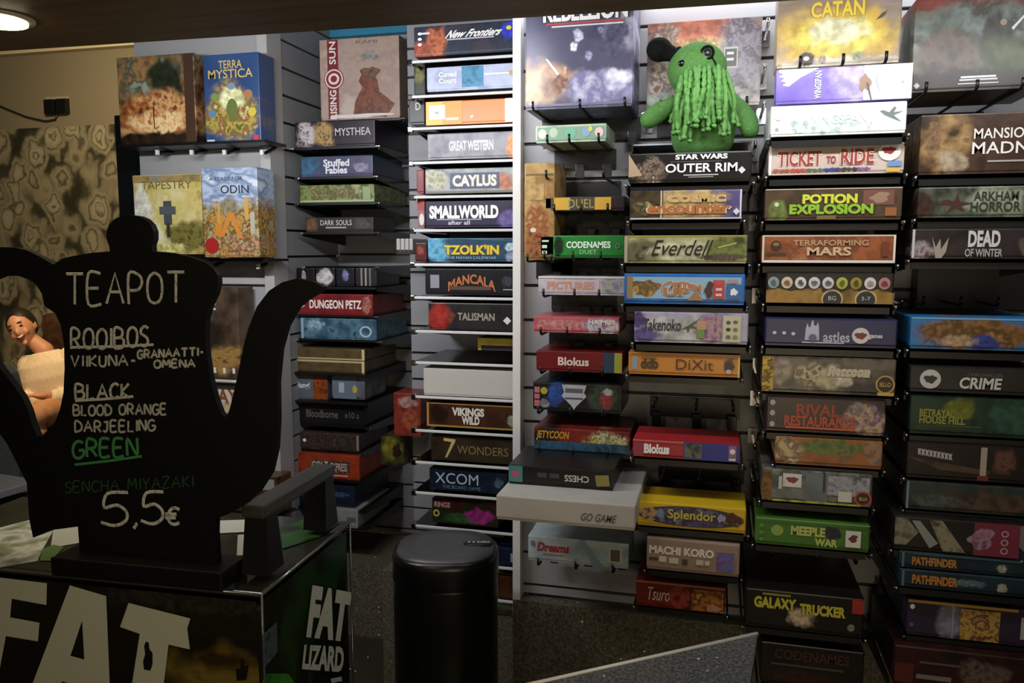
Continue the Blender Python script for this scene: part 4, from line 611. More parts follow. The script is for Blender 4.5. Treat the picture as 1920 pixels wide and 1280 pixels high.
# polished granite skirting under the displays and floor
GR1 = GRANITE(('#4c483c', '#7c7664'), 46, .3)
b = MB(); b.box((UPOST-.02, 2.16, 0), (1.9, 2.25, ZB-.01), GR1)
b.box((UCL, 2.42, 0), (UPOST-.025, 2.7, .42), GR1); b.box((UA1+.01, 2.74, 0), (UCL-.005, 3.06, .30), GR1)
structure(b.build('baseboard_back'))
b = MB(); b.box((-6, -2.2, -.05), (2.6, 6, 0), GRANITE(('#2a261e', '#4c4638'), 40, .3)); structure(b.build('floor'))
# bulkhead over the counter with its brown boards
zb = ZBULK
e0 = onz(120, 88.5, zb); e1 = onz(1455, 3, zb); dd = (e1-e0).normalized(); e0 = e0-dd*2.5; e1 = e1+dd*1.2
BROWN = ART(['#54401f', '#6a512a', '#5e4824'], 3, .55, stretch=(.4, 6, 1))
b = MB(); n = Vector((dd.y, -dd.x, 0))
P = [e0, e1, e1+n*3.2, e0+n*3.2]
b.add([p for p in P]+[p+Vector((0, 0, .12)) for p in P], [[0, 1, 2, 3], [4, 5, 6, 7], [0, 1, 5, 4], [1, 2, 6, 5], [2, 3, 7, 6], [3, 0, 4, 7]], BROWN)
structure(b.build('ceiling_bulkhead'))
b = MB(); b.box((-6, -2.2, 3.0), (2.6, 6, 3.08), M('#4c4232', .7)); structure(b.build('ceiling'))
# far room on the left
WP = PAPER()
VF = 4.85
zr0, zr1 = onv(110, 99, VF).z, onv(110, 91, VF).z; zw = onv(100, 238, VF).z
b = MB(); b.box((-6, VF, zw), (-1.0, VF+.1, ZT), M('#857a60', .7)); structure(b.build('wall_far'))
b = MB(); b.box((-6, VF-.004, 0), (-1.0, VF+.1, zw-.001), WP); structure(b.build('wall_paper'))
b = MB(); b.box((-6, VF-.06, zr0), (-1.0, VF, zr1), M('#d8c8a0', .5)); structure(b.build('trim_6'))
# recessed downlight in the bulkhead
p = onz(-8, 33, zb)
dl = empty('ceiling_downlight', (p.x, p.y, zb), 'round recessed downlight glowing warm in the brown ceiling', 'lamp')
b = MB(); b.tube([(p.x, p.y, zb+.02), (p.x, p.y, zb-.004)], .062, M('#c8c0a8', .4), 32); b.build('trim_ring', dl)
b = MB(); b.tube([(p.x, p.y, zb-.0045), (p.x, p.y, zb-.009)], .05, M('#ffe9b8', .4, emit=14), 32); b.build('lamp_lens', dl)
light('downlight_lamp', 'SPOT', (p.x, p.y, zb-.02), (p.x, p.y, 0), 10, WARM, .04, spot=150, blend=1)
# wall socket with cable
s0, s1 = onv(88, 188, VF-.005), onv(131, 214, VF-.005)
so = empty('wall_socket', (s0.x, VF, s1.z), 'black double wall socket with cable on the plain plaster', 'socket')
b = MB(); b.box((s0.x, VF-.04, s1.z), ((s0.x+s1.x)/2-.008, VF, s0.z), BLACK, .006); b.box(((s0.x+s1.x)/2+.008, VF-.04, s1.z), (s1.x, VF, s0.z), BLACK, .006); b.build('socket_box', so)
b = MB(); b.box((s0.x-.006, VF-.018, s0.z), (s1.x+.006, VF, s0.z+.02), M('#9c9684', .5), .004); b.build('top_plate', so)
b = MB(); b.tube([onv(x, y, VF-.015) for x, y in ((-30, 185), (10, 203), (50, 219), (85, 227), (103, 224), (108, 214))], .006, M('#2a2620', .5), 6); b.build('cable', so)
# black cabinet standing in the gap behind the white panel
c0, c1 = onv(213, 216, 2.85), onv(266, 480, 2.85)
cb = empty('tall_cabinet', (c0.x, 2.85, 0), 'tall narrow black cabinet rising behind the knob of the sign', 'cabinet')
b = MB(); b.box((c0.x, 2.85, 0), (c1.x+.06, 3.2, c0.z), M('#0d0e10', .5), .006); b.build('carcass', cb)
zq = onv(240, 272, 2.85).z
b = MB(); b.box((onv(236, 300, 2.85).x, 2.835, .1), (c1.x+.05, 2.8495, zq), M('#10181a', .35), .004); b.build('door', cb)

# ------------------------------------------------------------------ shelves under the boxes
def tray_shelf(key):
    """black steel shelf with two side arms and chrome tips, hooked in the slats"""
    ua, ub, z0, z1, v, dep, lab = SHELVED[key]
    short = lab if len(lab.split()) <= 10 else ' '.join(lab.split()[:10])
    o = empty('display_shelf', ((ua+ub)/2, 2.2, z0-.014), 'black steel shelf holding the '+short, 'shelf', 'black shelves on the right display wall')
    b = MB(); b.box((ua+.004, v+.012, z0-.008), (ub-.004, 2.199, z0-.001), BLACK); b.box((ua+.004, v+.012, z0-.022), (ub-.004, v+.018, z0-.001), BLACK); b.build('tray', o)
    for x in (ua-.006, ub+.004):
        b = MB(); b.prism([(x, v+.02, z0-.022), (x, 2.199, z0-.05), (x, 2.199, z0-.002), (x, v+.02, z0-.002)], (.004, 0, 0), BLK2); a = b.build('arm', o)
        b = MB(); b.tube([(x+.002, v+.021, z0-.012), (x+.002, v+.004, z0-.010), (x+.002, v-.002, z0-.003)], .003, CHROME, 6); b.build('arm_tip', a)
    return o
for k in ('E2', 'E3', 'E4', 'E5', 'E6', 'E7', 'E8', 'E9', 'E10', 'E11', 'F3', 'F4', 'F5', 'F6', 'F7', 'F8', 'F9', 'F10', 'F11', 'F12', 'F13', 'F14', 'F15', 'G2', 'G3', 'G4', 'G5', 'G6', 'G7', 'G8', 'G9', 'G10', 'G12', 'G13', 'G14'):
    tray_shelf(k)
def prongs(xs, y, v0, label, zbox=None, wall=2.199, tags=True, n=None, drop=.0):
    """bar with forward wire prongs that end in small upturned tips"""
    pts = [onv(x, y, v0) for x in xs]; z = (sum(p.z for p in pts)/len(pts)) if zbox is None else zbox-.004
    o = empty('prong_rack', (pts[0].x, wall, z), label, 'rack', 'wire prong racks on the slat walls')
    b = MB(); b.box((pts[0].x-.02, wall-.006, z-.05), (pts[-1].x+.02, wall, z+.004), BLACK); b.build('back_bar', o)
    for p in pts:
        b = MB(); b.tube([(p.x, wall, z-.0), (p.x, v0+.004, z), (p.x, v0-.006, z+.004), (p.x, v0-.008, z+.02)], .0034, BLACK, 6); q = b.build('prong', o)
        if tags:
            b = MB(); b.box((p.x-.012, wall-.035, z-.075), (p.x+.012, wall-.03, z-.035), M('#1e1e1e', .3), .002); b.build('label_clip', q)
    return o
bz = lambda k: SHELVED[k][2]
prongs((1000, 1088, 1172), 204, 2.0, 'three black prongs carrying the big space battle game box', bz('D1'))
prongs((1027, 1068, 1123), 262, 2.01, 'three black prongs carrying the pale green token game box', bz('D2'))
prongs((1040, 1090, 1140), 396, 2.01, 'three black prongs carrying the plum game box with gold bars', bz('D4'))
prongs((1022, 1075, 1127), 484, 2.01, 'three black prongs carrying the bright green game box', bz('D5'))
prongs((1020, 1078, 1124), 553, 2.0, 'three black prongs carrying the pale pinkish grey game box', bz('D6'))
prongs((1015, 1064, 1125), 624, 2.0, 'three black prongs carrying the coral red game box', bz('D7'))
prongs((1015, 1070, 1130), 697, 2.0, 'three black prongs carrying the dark red slim game box', bz('D8'))
prongs((1010, 1070, 1130), 772, 1.99, 'three black prongs carrying the black game box with shield crest', bz('D9'))
prongs((1012, 1075, 1140), 847, 1.98, 'three black prongs carrying the red and blue game box', bz('D10'))
prongs((1000, 1070, 1140), 984, 1.76, 'long black prongs carrying the large white flat game box', bz('D12'), tags=False)
prongs((1010, 1080, 1150), 1058, 1.96, 'three black prongs carrying the icy blue game box', bz('D13'))
prongs((990, 1035), 488, 2.01, 'two black prongs carrying the tall tan game box', bz('D3'), tags=False)
prongs((1240, 1320, 1400), 201, 2.06, 'black prongs carrying the salmon sunset game box behind toy', bz('E1'), tags=False)
prongs((1500, 1580, 1660), 123, 1.9, 'black prongs carrying the golden sunrise game box', bz('F1'), tags=False)
prongs((1735, 1830, 1915), 170, 1.88, 'black prongs carrying the shadowy forest game box', bz('G1'))
prongs((1225, 1305, 1375), 768, 2.05, 'empty black prongs in the dark bay below the warm orange box', None)
prongs((1240, 1310, 1385), 905, 2.0, 'empty black prongs above the yellow framed game box', None)
prongs((1445, 1530, 1605), 1050, 1.95, 'empty black prongs below the grass green game box', None)
prongs((1025, 1132), 333, 2.02, 'two bent black prongs above the plum game box', None, tags=False)
prongs((1730, 1800, 1870), 572, 2.0, 'empty black prongs in the bay above the azure game box', None)
# black wire shelves of the white panel, with pale clip ends
def panel_rack(x0, x1, y, label, ends):
    a, c = onv(x0, y, 2.49), onv(x1, y, 2.49)
    o = empty('panel_shelf', (a.x, 2.62, a.z), label, 'shelf', 'black shelves on the white panel')
    b = MB(); b.box((a.x, 2.48, a.z-.012), (c.x, 2.619, a.z-.003), BLACK); b.build('tray', o)
    for xx in ends:
        p = onv(xx, y+16, 2.55)
        b = MB(); b.tube([(p.x, 2.62, a.z-.012), (p.x, 2.55, p.z), (p.x, 2.535, p.z)], .006, BLACK, 6); q = b.build('bracket', o)
        b = MB(); b.box((p.x-.006, 2.525, p.z-.009), (p.x+.006, 2.536, p.z+.009), M('#e8e8e8', .3), .002); b.build('bracket_cap', q)
panel_rack(225, 500, 271, 'black shelf with pale clips under the two upper upright boxes', (302, 366, 427, 497))
panel_rack(256, 505, 483, 'black shelf under the yellow and the harvest game boxes', (300, 400, 490))
panel_rack(330, 476, 711, 'black shelf under the brown landscape game box', (440,))
panel_rack(385, 476, 793, 'black shelf under the cream game box', (440,))
panel_rack(415, 520, 961, 'black shelf under the small dark brown game box', (480,))
# alcove shelves: dark trays with clear side plates and chrome corner tips
def alcove_shelf(key, glass=False, ys=None):
    if key: ua, ub, z0, z1, v, dep, lab = SHELVED[key]
    else: ua, ub = onv(575, ys, VB).x, onv(700, ys, VB).x; z0 = onv(640, ys, VB).z; v = VB; lab = 'nothing, with empty clear top'
    o = empty('alcove_shelf', ((ua+ub)/2, 3.1, z0), ('narrow dark alcove shelf holding the '+lab) if key else 'empty clear glass shelf in alcove above the row of card boxes', 'shelf', 'narrow shelves in the alcove')
    b = MB(); b.box((ua-.012, v+.004, z0-.009), (ub+.01, 3.099, z0-.001), GLASS() if glass else BLACK); b.build('tray', o)
    for x in (ua-.014, ub+.011):
        b = MB(); b.prism([(x, v+.0, z0-.016), (x, 3.099, z0-.05), (x, 3.099, z0-.002), (x, v+.0, z0-.002)], (.003, 0, 0), BLK2 if x < ub else M('#3c3e40', .15)); b.build('side_plate', o)
        b = MB(); b.box((x-.006, v-.012, z0-.010), (x+.012, v-.001, z0-.002), CHROME, .002); b.build('corner_tip', o)
    return o
for k in ('B1', 'B2', 'B3', 'B4', 'B5', 'B60', 'B7', 'B8', 'B10', 'B11', 'B12', 'B13', 'B15'): 
    if k not in ('B60', 'B10', 'B11', 'B15'): alcove_shelf(k)
alcove_shelf(None, True, 499)
def wide_alcove(x0, x1, key, label):
    z0 = bz(key); a, c = onv(x0, 600, VB).x, onv(x1, 600, VB).x
    o = empty('alcove_shelf', ((a+c)/2, 3.1, z0), label, 'shelf', 'narrow shelves in the alcove')
    b = MB(); b.box((a, VB-.03, z0-.009), (c, 3.099, z0-.001), BLACK); b.build('tray', o)
    for x in (a-.003, c):
        b = MB(); b.prism([(x, VB-.02, z0-.016), (x, 3.099, z0-.05), (x, 3.099, z0-.002), (x, VB-.02, z0-.002)], (.003, 0, 0), BLK2); b.build('side_plate', o)
wide_alcove(550, 712, 'B60', 'alcove shelf under the row of four dark card boxes')
wide_alcove(545, 690, 'B10', 'alcove shelf under the pair of thin gold framed boxes')
wide_alcove(540, 690, 'B11', 'alcove shelf under the two grey and orange boxes')
wide_alcove(550, 680, 'B14', 'alcove shelf under the vermilion game box')
wide_alcove(550, 680, 'B15', 'alcove shelf under the navy game box')
wide_alcove(580, 680, 'B16', 'lowest alcove shelf under the white carton')
# wide shelves of glass
gl = [(768, 111, 970, 106), (768, 177, 970, 173), (768, 237, 970, 235), (770, 301, 970, 301), (772, 365, 970, 367), (772, 428, 970, 431), (773, 492, 970, 497), (773, 554, 970, 560), (775, 617, 970, 625), (775, 673, 970, 688), (775, 739, 970, 752), (775, 803, 970, 816), (775, 862, 970, 878), (775, 918, 970, 938), (775, 980, 970, 1003), (775, 1044, 970, 1066), (775, 1106, 970, 1127)]
held = ['dark navy box with orange face', 'pale lilac box with blue panel', 'bright orange box', 'grey box with pale blocky letters', 'castle strip box', 'white cartoon letter box', 'teal blue box with yellow letters', 'black box with orange script', 'black box with red splash', 'flat yellow box', 'plain white box', 'brown box in amber frame', 'dark bronze numeral box', 'midnight blue box', 'pink and green blotched box', 'navy box beside the bin', 'reddish brown box beside the bin']
EDGE_GLOW = M('#d4d4d2', .25)  # pale colour stands in for light glowing in the glass front edges
for i, (xa, ya, xb, yb) in enumerate(gl):
    a = onv(xa, ya, VC-.012); c = onv(970, (ya+yb)/2+ (yb-ya)/2, VC-.012); z = (a.z+c.z)/2
    for k in BOXES:
        if k[0][0] == 'C' and abs(k[3]-z) < .02 and False: pass
    o = empty('glass_shelf', (a.x, 2.72, z), 'wide clear glass shelf with pale edge glow strip under the '+held[i], 'shelf', 'glass shelves in the middle bay')
    b = MB(); b.box((a.x, VC-.008, z-.008), (UPOST-.025, 2.719, z-.0005), GLASS()); b.build('glass_pane', o)
    b = MB(); b.box((a.x-.004, VC-.016, z-.008), (UPOST-.025, VC-.009, z+.0005), EDGE_GLOW, .002); b.build('edge_glow_strip', o)
    b = MB(); b.box((a.x-.006, VC-.018, z-.014), (a.x+.010, VC+.002, z+.004), CHROME, .003); b.build('corner_clip', o)
    b = MB(); b.prism([(a.x+.01, VC+.02, z-.009), (a.x+.01, 2.719, z-.009), (a.x+.01, 2.719, z-.05)], (.003, 0, 0), BLK2); b.build('bracket', o)
    GZ = globals().setdefault('GZ', []); GZ.append(z)
# clear angled tray under the toy
a, c = onv(1188, 262, 1.9), onv(1412, 262, 1.9)
o = empty('clear_shelf', (a.x, 2.2, a.z), 'clear plastic shelf behind the black box under green toy', 'shelf')
b = MB(); b.box((a.x-.01, 1.98, a.z-.004), (c.x+.0, 2.199, a.z), M('#b8bcc4', .15)); b.build('tray', o)
b = MB(); b.prism([(a.x-.012, 1.97, a.z-.02), (a.x-.012, 2.199, a.z-.05), (a.x-.012, 2.199, a.z+.03), (a.x-.012, 1.97, a.z+.006)], (.004, 0, 0), BLACK); b.build('side_plate', o)
# chrome slat hooks in the gaps between the columns
rnd = random.Random(4)
HK = [(1422, 340), (1418, 415), (1424, 560), (1425, 700), (1420, 765), (1700, 300), (1692, 350), (1686, 415), (1684, 500), (1690, 570), (1697, 665), (1700, 745), (1702, 815), (1694, 960), (1680, 960), (1412, 905), (1415, 840), (1440, 45), (1434, 130), (1432, 200), (1205, 219), (1416, 275)]
first = None
for i, (x, y) in enumerate(HK):
    p = onv(x, y, 2.05)
    if first is None:
        o = empty('slat_hook', p, '', 'hook', 'small chrome hooks between the box columns')
        b = MB(); b.tube([p+Vector((0, .15, .0)), p+Vector((0, .02, 0)), p, p+Vector((0, -.006, .012))], .004, CHROME, 6); b.build('hook_wire', o)
        b = MB(); b.box(p+Vector((-.012, .140, -.02)), p+Vector((.012, .149, .02)), M('#8c8c8c', .2, 1.0)); b.build('hook_plate', o); first = o
    else:
        o = first.copy(); C.objects.link(o); o.location = p
        for ch in first.children:
            d = ch.copy(); C.objects.link(d); d.parent = o
    o['label'] = 'small chrome hook in a slat gap between two box columns'
from mathutils.geometry import tessellate_polygon
# ------------------------------------------------------------------ drinks cooler in the foreground
CT = 0.90; PH = TH-math.radians(12)                       # cooler is turned a little against the wall
fr_ = onz(490, 1110, CT); ax = Vector((math.cos(PH), math.sin(PH), 0)); ay = Vector((-math.sin(PH), math.cos(PH), 0))
br_ = onz(668, 977, CT); DEP = (br_-fr_).dot(ay); WID = .86
Zv = Vector((0, 0, 1))
def cl(x, y, z): return fr_+ax*x+ay*y+Zv*z                # local: x<=0 leftwards, y back, z up from the top edge
cen = cl(-WID/2, DEP/2, -CT)
co = empty('drinks_cooler', cen, 'dark metal drinks cooler with white block lettering under the teapot sign', 'cooler')
STEEL = M('#3a3b38', .22, .6); DKG = ART(['#0c120b', '#14200f', '#10180e', '#1d3a16', '#0e140c'], 5, .2, stretch=(1, 1, .6))
b = MB(); b.obb(cl(-WID/2, DEP/2, -CT/2-.012), ax*(WID/2-.004), ay*(DEP/2-.004), Zv*(CT/2-.014), M('#12130f', .3), .01); b.build('body', co)
_fp = cl(0, -.0006, 0); _g = onplane(415, 1285, _fp, -ay)-cen; _g2 = onplane(250, 1120, _fp, -ay)-cen
FRONTM = PAINT(['#15140e', '#232014', '#1e1a10', '#191710'], 4, [(_g.x, _g.z, .12, .075, ('pal', ['#3a2c10', '#6c561e', '#7c6a2c', '#2c3a14'], 9, (1, 1, 2)), 3), (_g2.x+.1, _g2.z, .2, .02, '#2c2a22', 5)], .2)
b = MB(); q = .0005
b.add([cl(-WID+.01, -q+.003, -.8), cl(-.012, -q+.003, -.8), cl(-.012, -q+.003, -.02), cl(-WID+.01, -q+.003, -.02)], [[0, 1, 2, 3]], FRONTM)
b.build('front_panel', co)
b = MB(); b.add([cl(-q-.003, .012, -.8), cl(-q-.003, DEP-.012, -.8), cl(-q-.003, DEP-.012, -.02), cl(-q-.003, .012, -.02)], [[0, 1, 2, 3]], DKG); b.build('side_panel', co)
b = MB(); b.obb(cl(-WID/2, DEP/2, -.006), ax*(WID/2), ay*(DEP/2), Zv*.006, ART(['#22241e', '#30332a', '#262820'], 6, .14), .004); b.build('lid', co)
def toplane(px, py): return onz(px, py, CT)
LIDP = [('#a8b096', [(-60, 1010), (-10, 992), (55, 975), (62, 1003), (100, 995), (80, 1030), (70, 1052), (-60, 1075)]), ('#c4c8b4', [(100, 993), (146, 986), (150, 1018), (95, 1028)]), ('#5c8048', [(80, 1030), (100, 1022), (120, 1026), (95, 1052), (74, 1052)]), ('#c8ccc0', [(405, 977), (468, 975), (465, 998), (405, 1001)]), ('#b8bcae', [(446, 1004), (461, 1003), (457, 1042), (444, 1043)]), ('#1f4a1c', [(525, 990), (570, 975), (640, 978), (600, 1008), (530, 1030)]), ('#3c4448', [(405, 1078), (440, 1074), (440, 1108), (408, 1106)])]
for i, (c, pl) in enumerate(LIDP):
    b = MB()
    P = [toplane(x, y)+Zv*(.0008+.0003*i) for x, y in pl]
    m = ART([c, '#e0e4d4', c, '#7c9068'], 22, .3) if i == 0 else (ART(['#163a12', '#2c6424', '#1a2c14'], 14, .2) if i == 5 else M(c, .3))
    b.add(P, [list(t_) for t_ in tessellate_polygon([P])], m); b.build('lid_marking', co)
b = MB(); r_ = .0035
b.tube([cl(-WID, 0, -.004), cl(0, 0, -.004)], r_, M('#9c9c94', .2, .8), 6); b.tube([cl(0, 0, -.004), cl(0, DEP, -.004)], r_, M('#9c9c94', .2, .8), 6)
b.tube([cl(0, 0, -.004), cl(0, 0, -.86)], .0025, M('#6c6c64', .25, .8), 6); b.tube([cl(0, DEP, -.004), cl(0, DEP, -.86)], .0025, M('#6c6c64', .25, .8), 6); b.build('edge_trim', co)
fp = cl(0, -.0006, 0); sp = cl(.0006, 0, 0)
def onfront(px, py, l=0): return onplane(px, py, fp-ay*l, -ay)
def onside(px, py, l=0): return onplane(px, py, sp+ax*l, ax)
CREAM = M('#c4c6b2', .5)
b = MB()
def flat(b, pl, f, m, holes=(), l=0):
    loops = [[f(x, y, l) for x, y in pl]]+[[f(x, y, l) for x, y in h] for h in holes]
    b.add([p for lp in loops for p in lp], [list(q) for q in tessellate_polygon(loops)], m)
flat(b, [(-70, 1074), (88, 1093), (87, 1134), (22, 1122), (19, 1157), (74, 1167), (71, 1202), (11, 1192), (-2, 1262), (-70, 1252)], onfront, CREAM)
flat(b, [(131, 1097), (199, 1117), (208, 1340), (158, 1330), (156, 1287), (116, 1277), (108, 1310), (56, 1294)], onfront, CREAM, [[(154, 1163), (158, 1236), (132, 1229)]])
flat(b, [(241, 1130), (357, 1159), (351, 1178), (356, 1217), (316, 1208), (300, 1340), (240, 1330), (262, 1188), (225, 1175)], onfront, CREAM)
b.build('front_lettering', co)
b = MB()
flat(b, [(270, 1210), (274, 1202), (279, 1205), (280, 1216), (286, 1224), (286, 1244), (282, 1257), (270, 1255), (268, 1240), (272, 1226)], onfront, M('#12130f', .4), l=.0006)
flat(b, [(442, 1255), (450, 1255), (452, 1236), (456, 1234), (458, 1250), (466, 1248), (462, 1274), (444, 1276)], onfront, M('#15120a', .4), l=.0009)
b.build('front_marking', co)
def quadtext(b, txt, quad, f, m, bold=.03, l=0):
    P, F = glyphs(txt, bold); (ax0, ay0), (bx, by), (cx, cy), (dx, dy) = quad    # tl, tr, br, bl
    pts = []
    for x, y in P:
        u = x; v_ = 1-y
        X = (1-v_)*((1-u)*ax0+u*bx)+v_*((1-u)*dx+u*cx); Y = (1-v_)*((1-u)*ay0+u*by)+v_*((1-u)*dy+u*cy)
        pts.append(f(X, Y, l))
    b.add(pts, F, m)
b = MB(); quadtext(b, 'FAT', [(586, 1096), (660, 1110), (648, 1203), (574, 1194)], onside, CREAM, .06)
quadtext(b, 'LIZARD', [(571, 1208), (646, 1212), (643, 1260), (566, 1254)], onside, CREAM, .045); b.build('side_lettering', co)
b = MB(); flat(b, [(492, 1190), (519, 1165), (521, 1220), (494, 1256)], onside, ART(['#2c3438', '#4c585c', '#3c4448'], 60, .3), l=.0004)
flat(b, [(492, 1276), (500, 1262), (540, 1262), (560, 1290), (492, 1310)], onside, ART(['#1c4a14', '#3c8c2c', '#245c1c'], 12, .25), l=.0005)
flat(b, [(620, 1272), (640, 1268), (642, 1276), (622, 1280)], onside, M('#b8b8b0', .4), l=.0006); b.build('side_marking', co)
# handle on the lid: two feet and a bar running front to back
HB = M('#101110', .38); HT = M('#3a3c38', .3)
h0, h1 = toplane(494, 1078), toplane(602, 996)
ha = (h1-h0).normalized(); hs = Vector((ha.y, -ha.x, 0)); Lh = (h1-h0).length
hd = []
b = MB()
for k, s_ in ((0, 1.0), (1, .95)):
    p = h0+ha*Lh*k
    vs_ = []
    for z, w_, l_ in ((.0, .026, .03), (.113, .022, .018)):
        for sx, sy in ((-1, -1), (1, -1), (1, 1), (-1, 1)): vs_.append(p+hs*(w_*sx)+ha*(l_*sy)+Zv*(z+.012))
    b2 = MB(); b2.add(vs_, [[0, 1, 2, 3], [4, 5, 6, 7], [0, 1, 5, 4], [1, 2, 6, 5], [2, 3, 7, 6], [3, 0, 4, 7]], HB); hd.append(b2)
hn = MB(); hn.obb((h0+h1)/2+Zv*.130, ha*(Lh/2+.03), hs*.024, Zv*.012, HT, .006); ho = hn.build('lid_handle', co); ho['label'] = 'black bar handle'
for b2 in hd: b2.build('handle_foot', ho)

# ------------------------------------------------------------------ teapot shaped chalkboard sign
bl, brr = toplane(96, 1080), toplane(428, 1103)
sx = ax.copy(); sn = -ay                                # faces the same way as the cooler front
b0 = bl.copy()
wid = (brr-bl).dot(sx); bd = .085
sg = empty('teapot_sign', bl+sx*wid/2+ay*bd/2, 'black teapot shaped chalkboard sign listing teas, standing on the cooler', 'sign')
b = MB(); bh = .035
b.obb(bl+sx*wid/2+ay*bd/2+Zv*(bh/2+.001), sx*wid/2, ay*bd/2, Zv*bh/2, M('#0a0b09', .5, spec=.3), .003); b.build('base_block', sg)
pp = bl+ay*bd*.45
BOARD = M('#070806', .6, spec=.25, bump=.05)
def onsign(px, py, l=0): return onplane(px, py, pp-ay*l, -ay)
OUT = [(152, 1062), (149, 1030), (146, 987), (100, 993), (62, 1008), (55, 975), (50, 905), (15, 835), (-30, 770), (-62, 680), (-80, 590), (-70, 520), (-40, 478), (0, 463), (28, 464), (50, 469), (75, 481), (100, 496), (118, 484), (140, 479), (170, 474), (206, 471), (204, 460), (199, 446), (200, 432), (205, 420), (214, 411), (228, 405), (244, 403), (260, 405), (273, 411), (283, 421), (288, 434), (288, 448), (284, 460), (285, 471), (320, 474), (355, 481), (385, 492), (400, 504), (408, 516), (409, 530), (404, 552), (393, 574), (386, 600), (385, 630), (388, 670), (394, 710), (404, 748), (414, 775), (424, 783), (430, 768), (438, 738), (446, 700), (455, 655), (466, 614), (482, 574), (504, 545), (529, 529), (556, 522), (584, 527), (607, 538), (600, 548), (577, 561), (558, 577), (538, 612), (526, 655), (520, 716), (521, 788), (518, 842), (508, 886), (485, 922), (460, 946), (430, 963), (405, 972), (404, 1000), (408, 1062)]
HOLE = [(-35, 560), (-20, 528), (5, 517), (34, 517), (54, 524), (68, 534), (78, 550), (83, 573), (103, 587), (114, 610), (120, 648), (121, 690), (119, 735), (113, 765), (103, 792), (79, 817), (69, 818), (60, 795), (52, 768), (41, 744), (22, 718), (0, 690), (-25, 650), (-38, 605)]
TK = ay*.014
b = MB(); b.prism([onsign(x, y) for x, y in OUT], TK, BOARD, [[onsign(x, y) for x, y in HOLE]]); b.build('board', sg)
# chalk lettering: single-stroke capitals drawn as flat strokes
ST = {'A': [[(0, 0), (.45, 1), (.9, 0)], [(.17, .38), (.73, .38)]], 'B': [[(0, 0), (0, 1), (.55, .95), (.65, .75), (.5, .55), (0, .52)], [(.5, .55), (.75, .38), (.7, .1), (.45, 0), (0, 0)]],
 'C': [[(.75, .85), (.5, 1), (.2, .9), (0, .55), (.1, .15), (.4, 0), (.75, .12)]], 'D': [[(0, 0), (0, 1), (.5, .9), (.75, .55), (.6, .15), (0, 0)]], 'E': [[(.65, 1), (0, 1), (0, 0), (.7, 0)], [(0, .52), (.55, .52)]],
 'G': [[(.75, .88), (.45, 1), (.12, .85), (0, .45), (.15, .08), (.5, 0), (.78, .2), (.78, .45), (.45, .45)]], 'H': [[(0, 0), (0, 1)], [(.7, 0), (.7, 1)], [(0, .5), (.7, .5)]], 'I': [[(.12, 0), (.12, 1)]], 'J': [[(.1, .9), (.6, .95)], [(.45, .95), (.42, .2), (.2, 0), (0, .15)]],
 'K': [[(0, 0), (0, 1)], [(.65, 1), (0, .45), (.7, 0)]], 'L': [[(0, 1), (0, 0), (.6, 0)]], 'M': [[(0, 0), (.1, 1), (.45, .35), (.8, 1), (.9, 0)]], 'N': [[(0, 0), (0, 1), (.7, 0), (.7, 1)]],
 'O': [[(.4, 1), (.1, .85), (0, .5), (.1, .12), (.4, 0), (.7, .12), (.8, .5), (.7, .85), (.4, 1)]], 'P': [[(0, 0), (0, 1), (.55, .95), (.7, .72), (.5, .48), (0, .45)]], 'R': [[(0, 0), (0, 1), (.5, .97), (.65, .75), (.5, .52), (0, .48)], [(.25, .5), (.72, 0)]],
 'S': [[(.65, .88), (.4, 1), (.1, .88), (.08, .65), (.55, .42), (.62, .15), (.35, 0), (0, .1)]], 'T': [[(0, 1), (.9, 1)], [(.45, 1), (.45, 0)]], 'U': [[(0, 1), (.02, .2), (.3, 0), (.6, .15), (.65, 1)]], 'V': [[(0, 1), (.35, 0), (.75, 1)]], 'W': [[(0, 1), (.2, 0), (.45, .6), (.7, 0), (.9, 1)]],
 'Y': [[(0, 1), (.35, .5), (.35, 0)], [(.7, 1), (.35, .5)]], 'Z': [[(0, 1), (.65, 1), (0, 0), (.7, 0)]], '5': [[(.85, 1), (.22, .97), (.12, .55), (.5, .62), (.8, .42), (.78, .15), (.45, 0), (.02, .1)]], ',': [[(.15, .14), (.2, .06), (.05, -.14)]], '-': [[(.1, .42), (.5, .42)]],
 '€': [[(.75, .9), (.45, 1), (.2, .75), (.18, .25), (.42, 0), (.75, .1)], [(0, .62), (.6, .62)], [(0, .4), (.55, .4)]], ' ': []}
def chalk(name, items, col, w_):
    b = MB(); m = ART([col, col, '#8f8f86' if col[1] > 'a' else col], 160, .9)
    rr = random.Random(name)
    for txt, x0, x1, yt, yb, sl in items:             # text box in pixels on the board; sl = drop of the right end
        ws = [max([p[0] for s in ST[c] for p in s], default=.45)+.28 for c in txt]; tot = sum(ws)-.28; x = 0
        for c, wc in zip(txt, ws):
            jx, jy = rr.uniform(-.02, .02), rr.uniform(-.04, .04)
            for s in ST[c]:
                pts = []
                for px_, py_ in s:
                    fx = (x+px_+jx)/tot; fy = py_+jy
                    pts.append(onsign(x0+(x1-x0)*fx, yb+(yt-yb)*fy+sl*fx, .001))
                strokes(b, pts, w_, m)
            x += wc
    return b.build(name, sg)
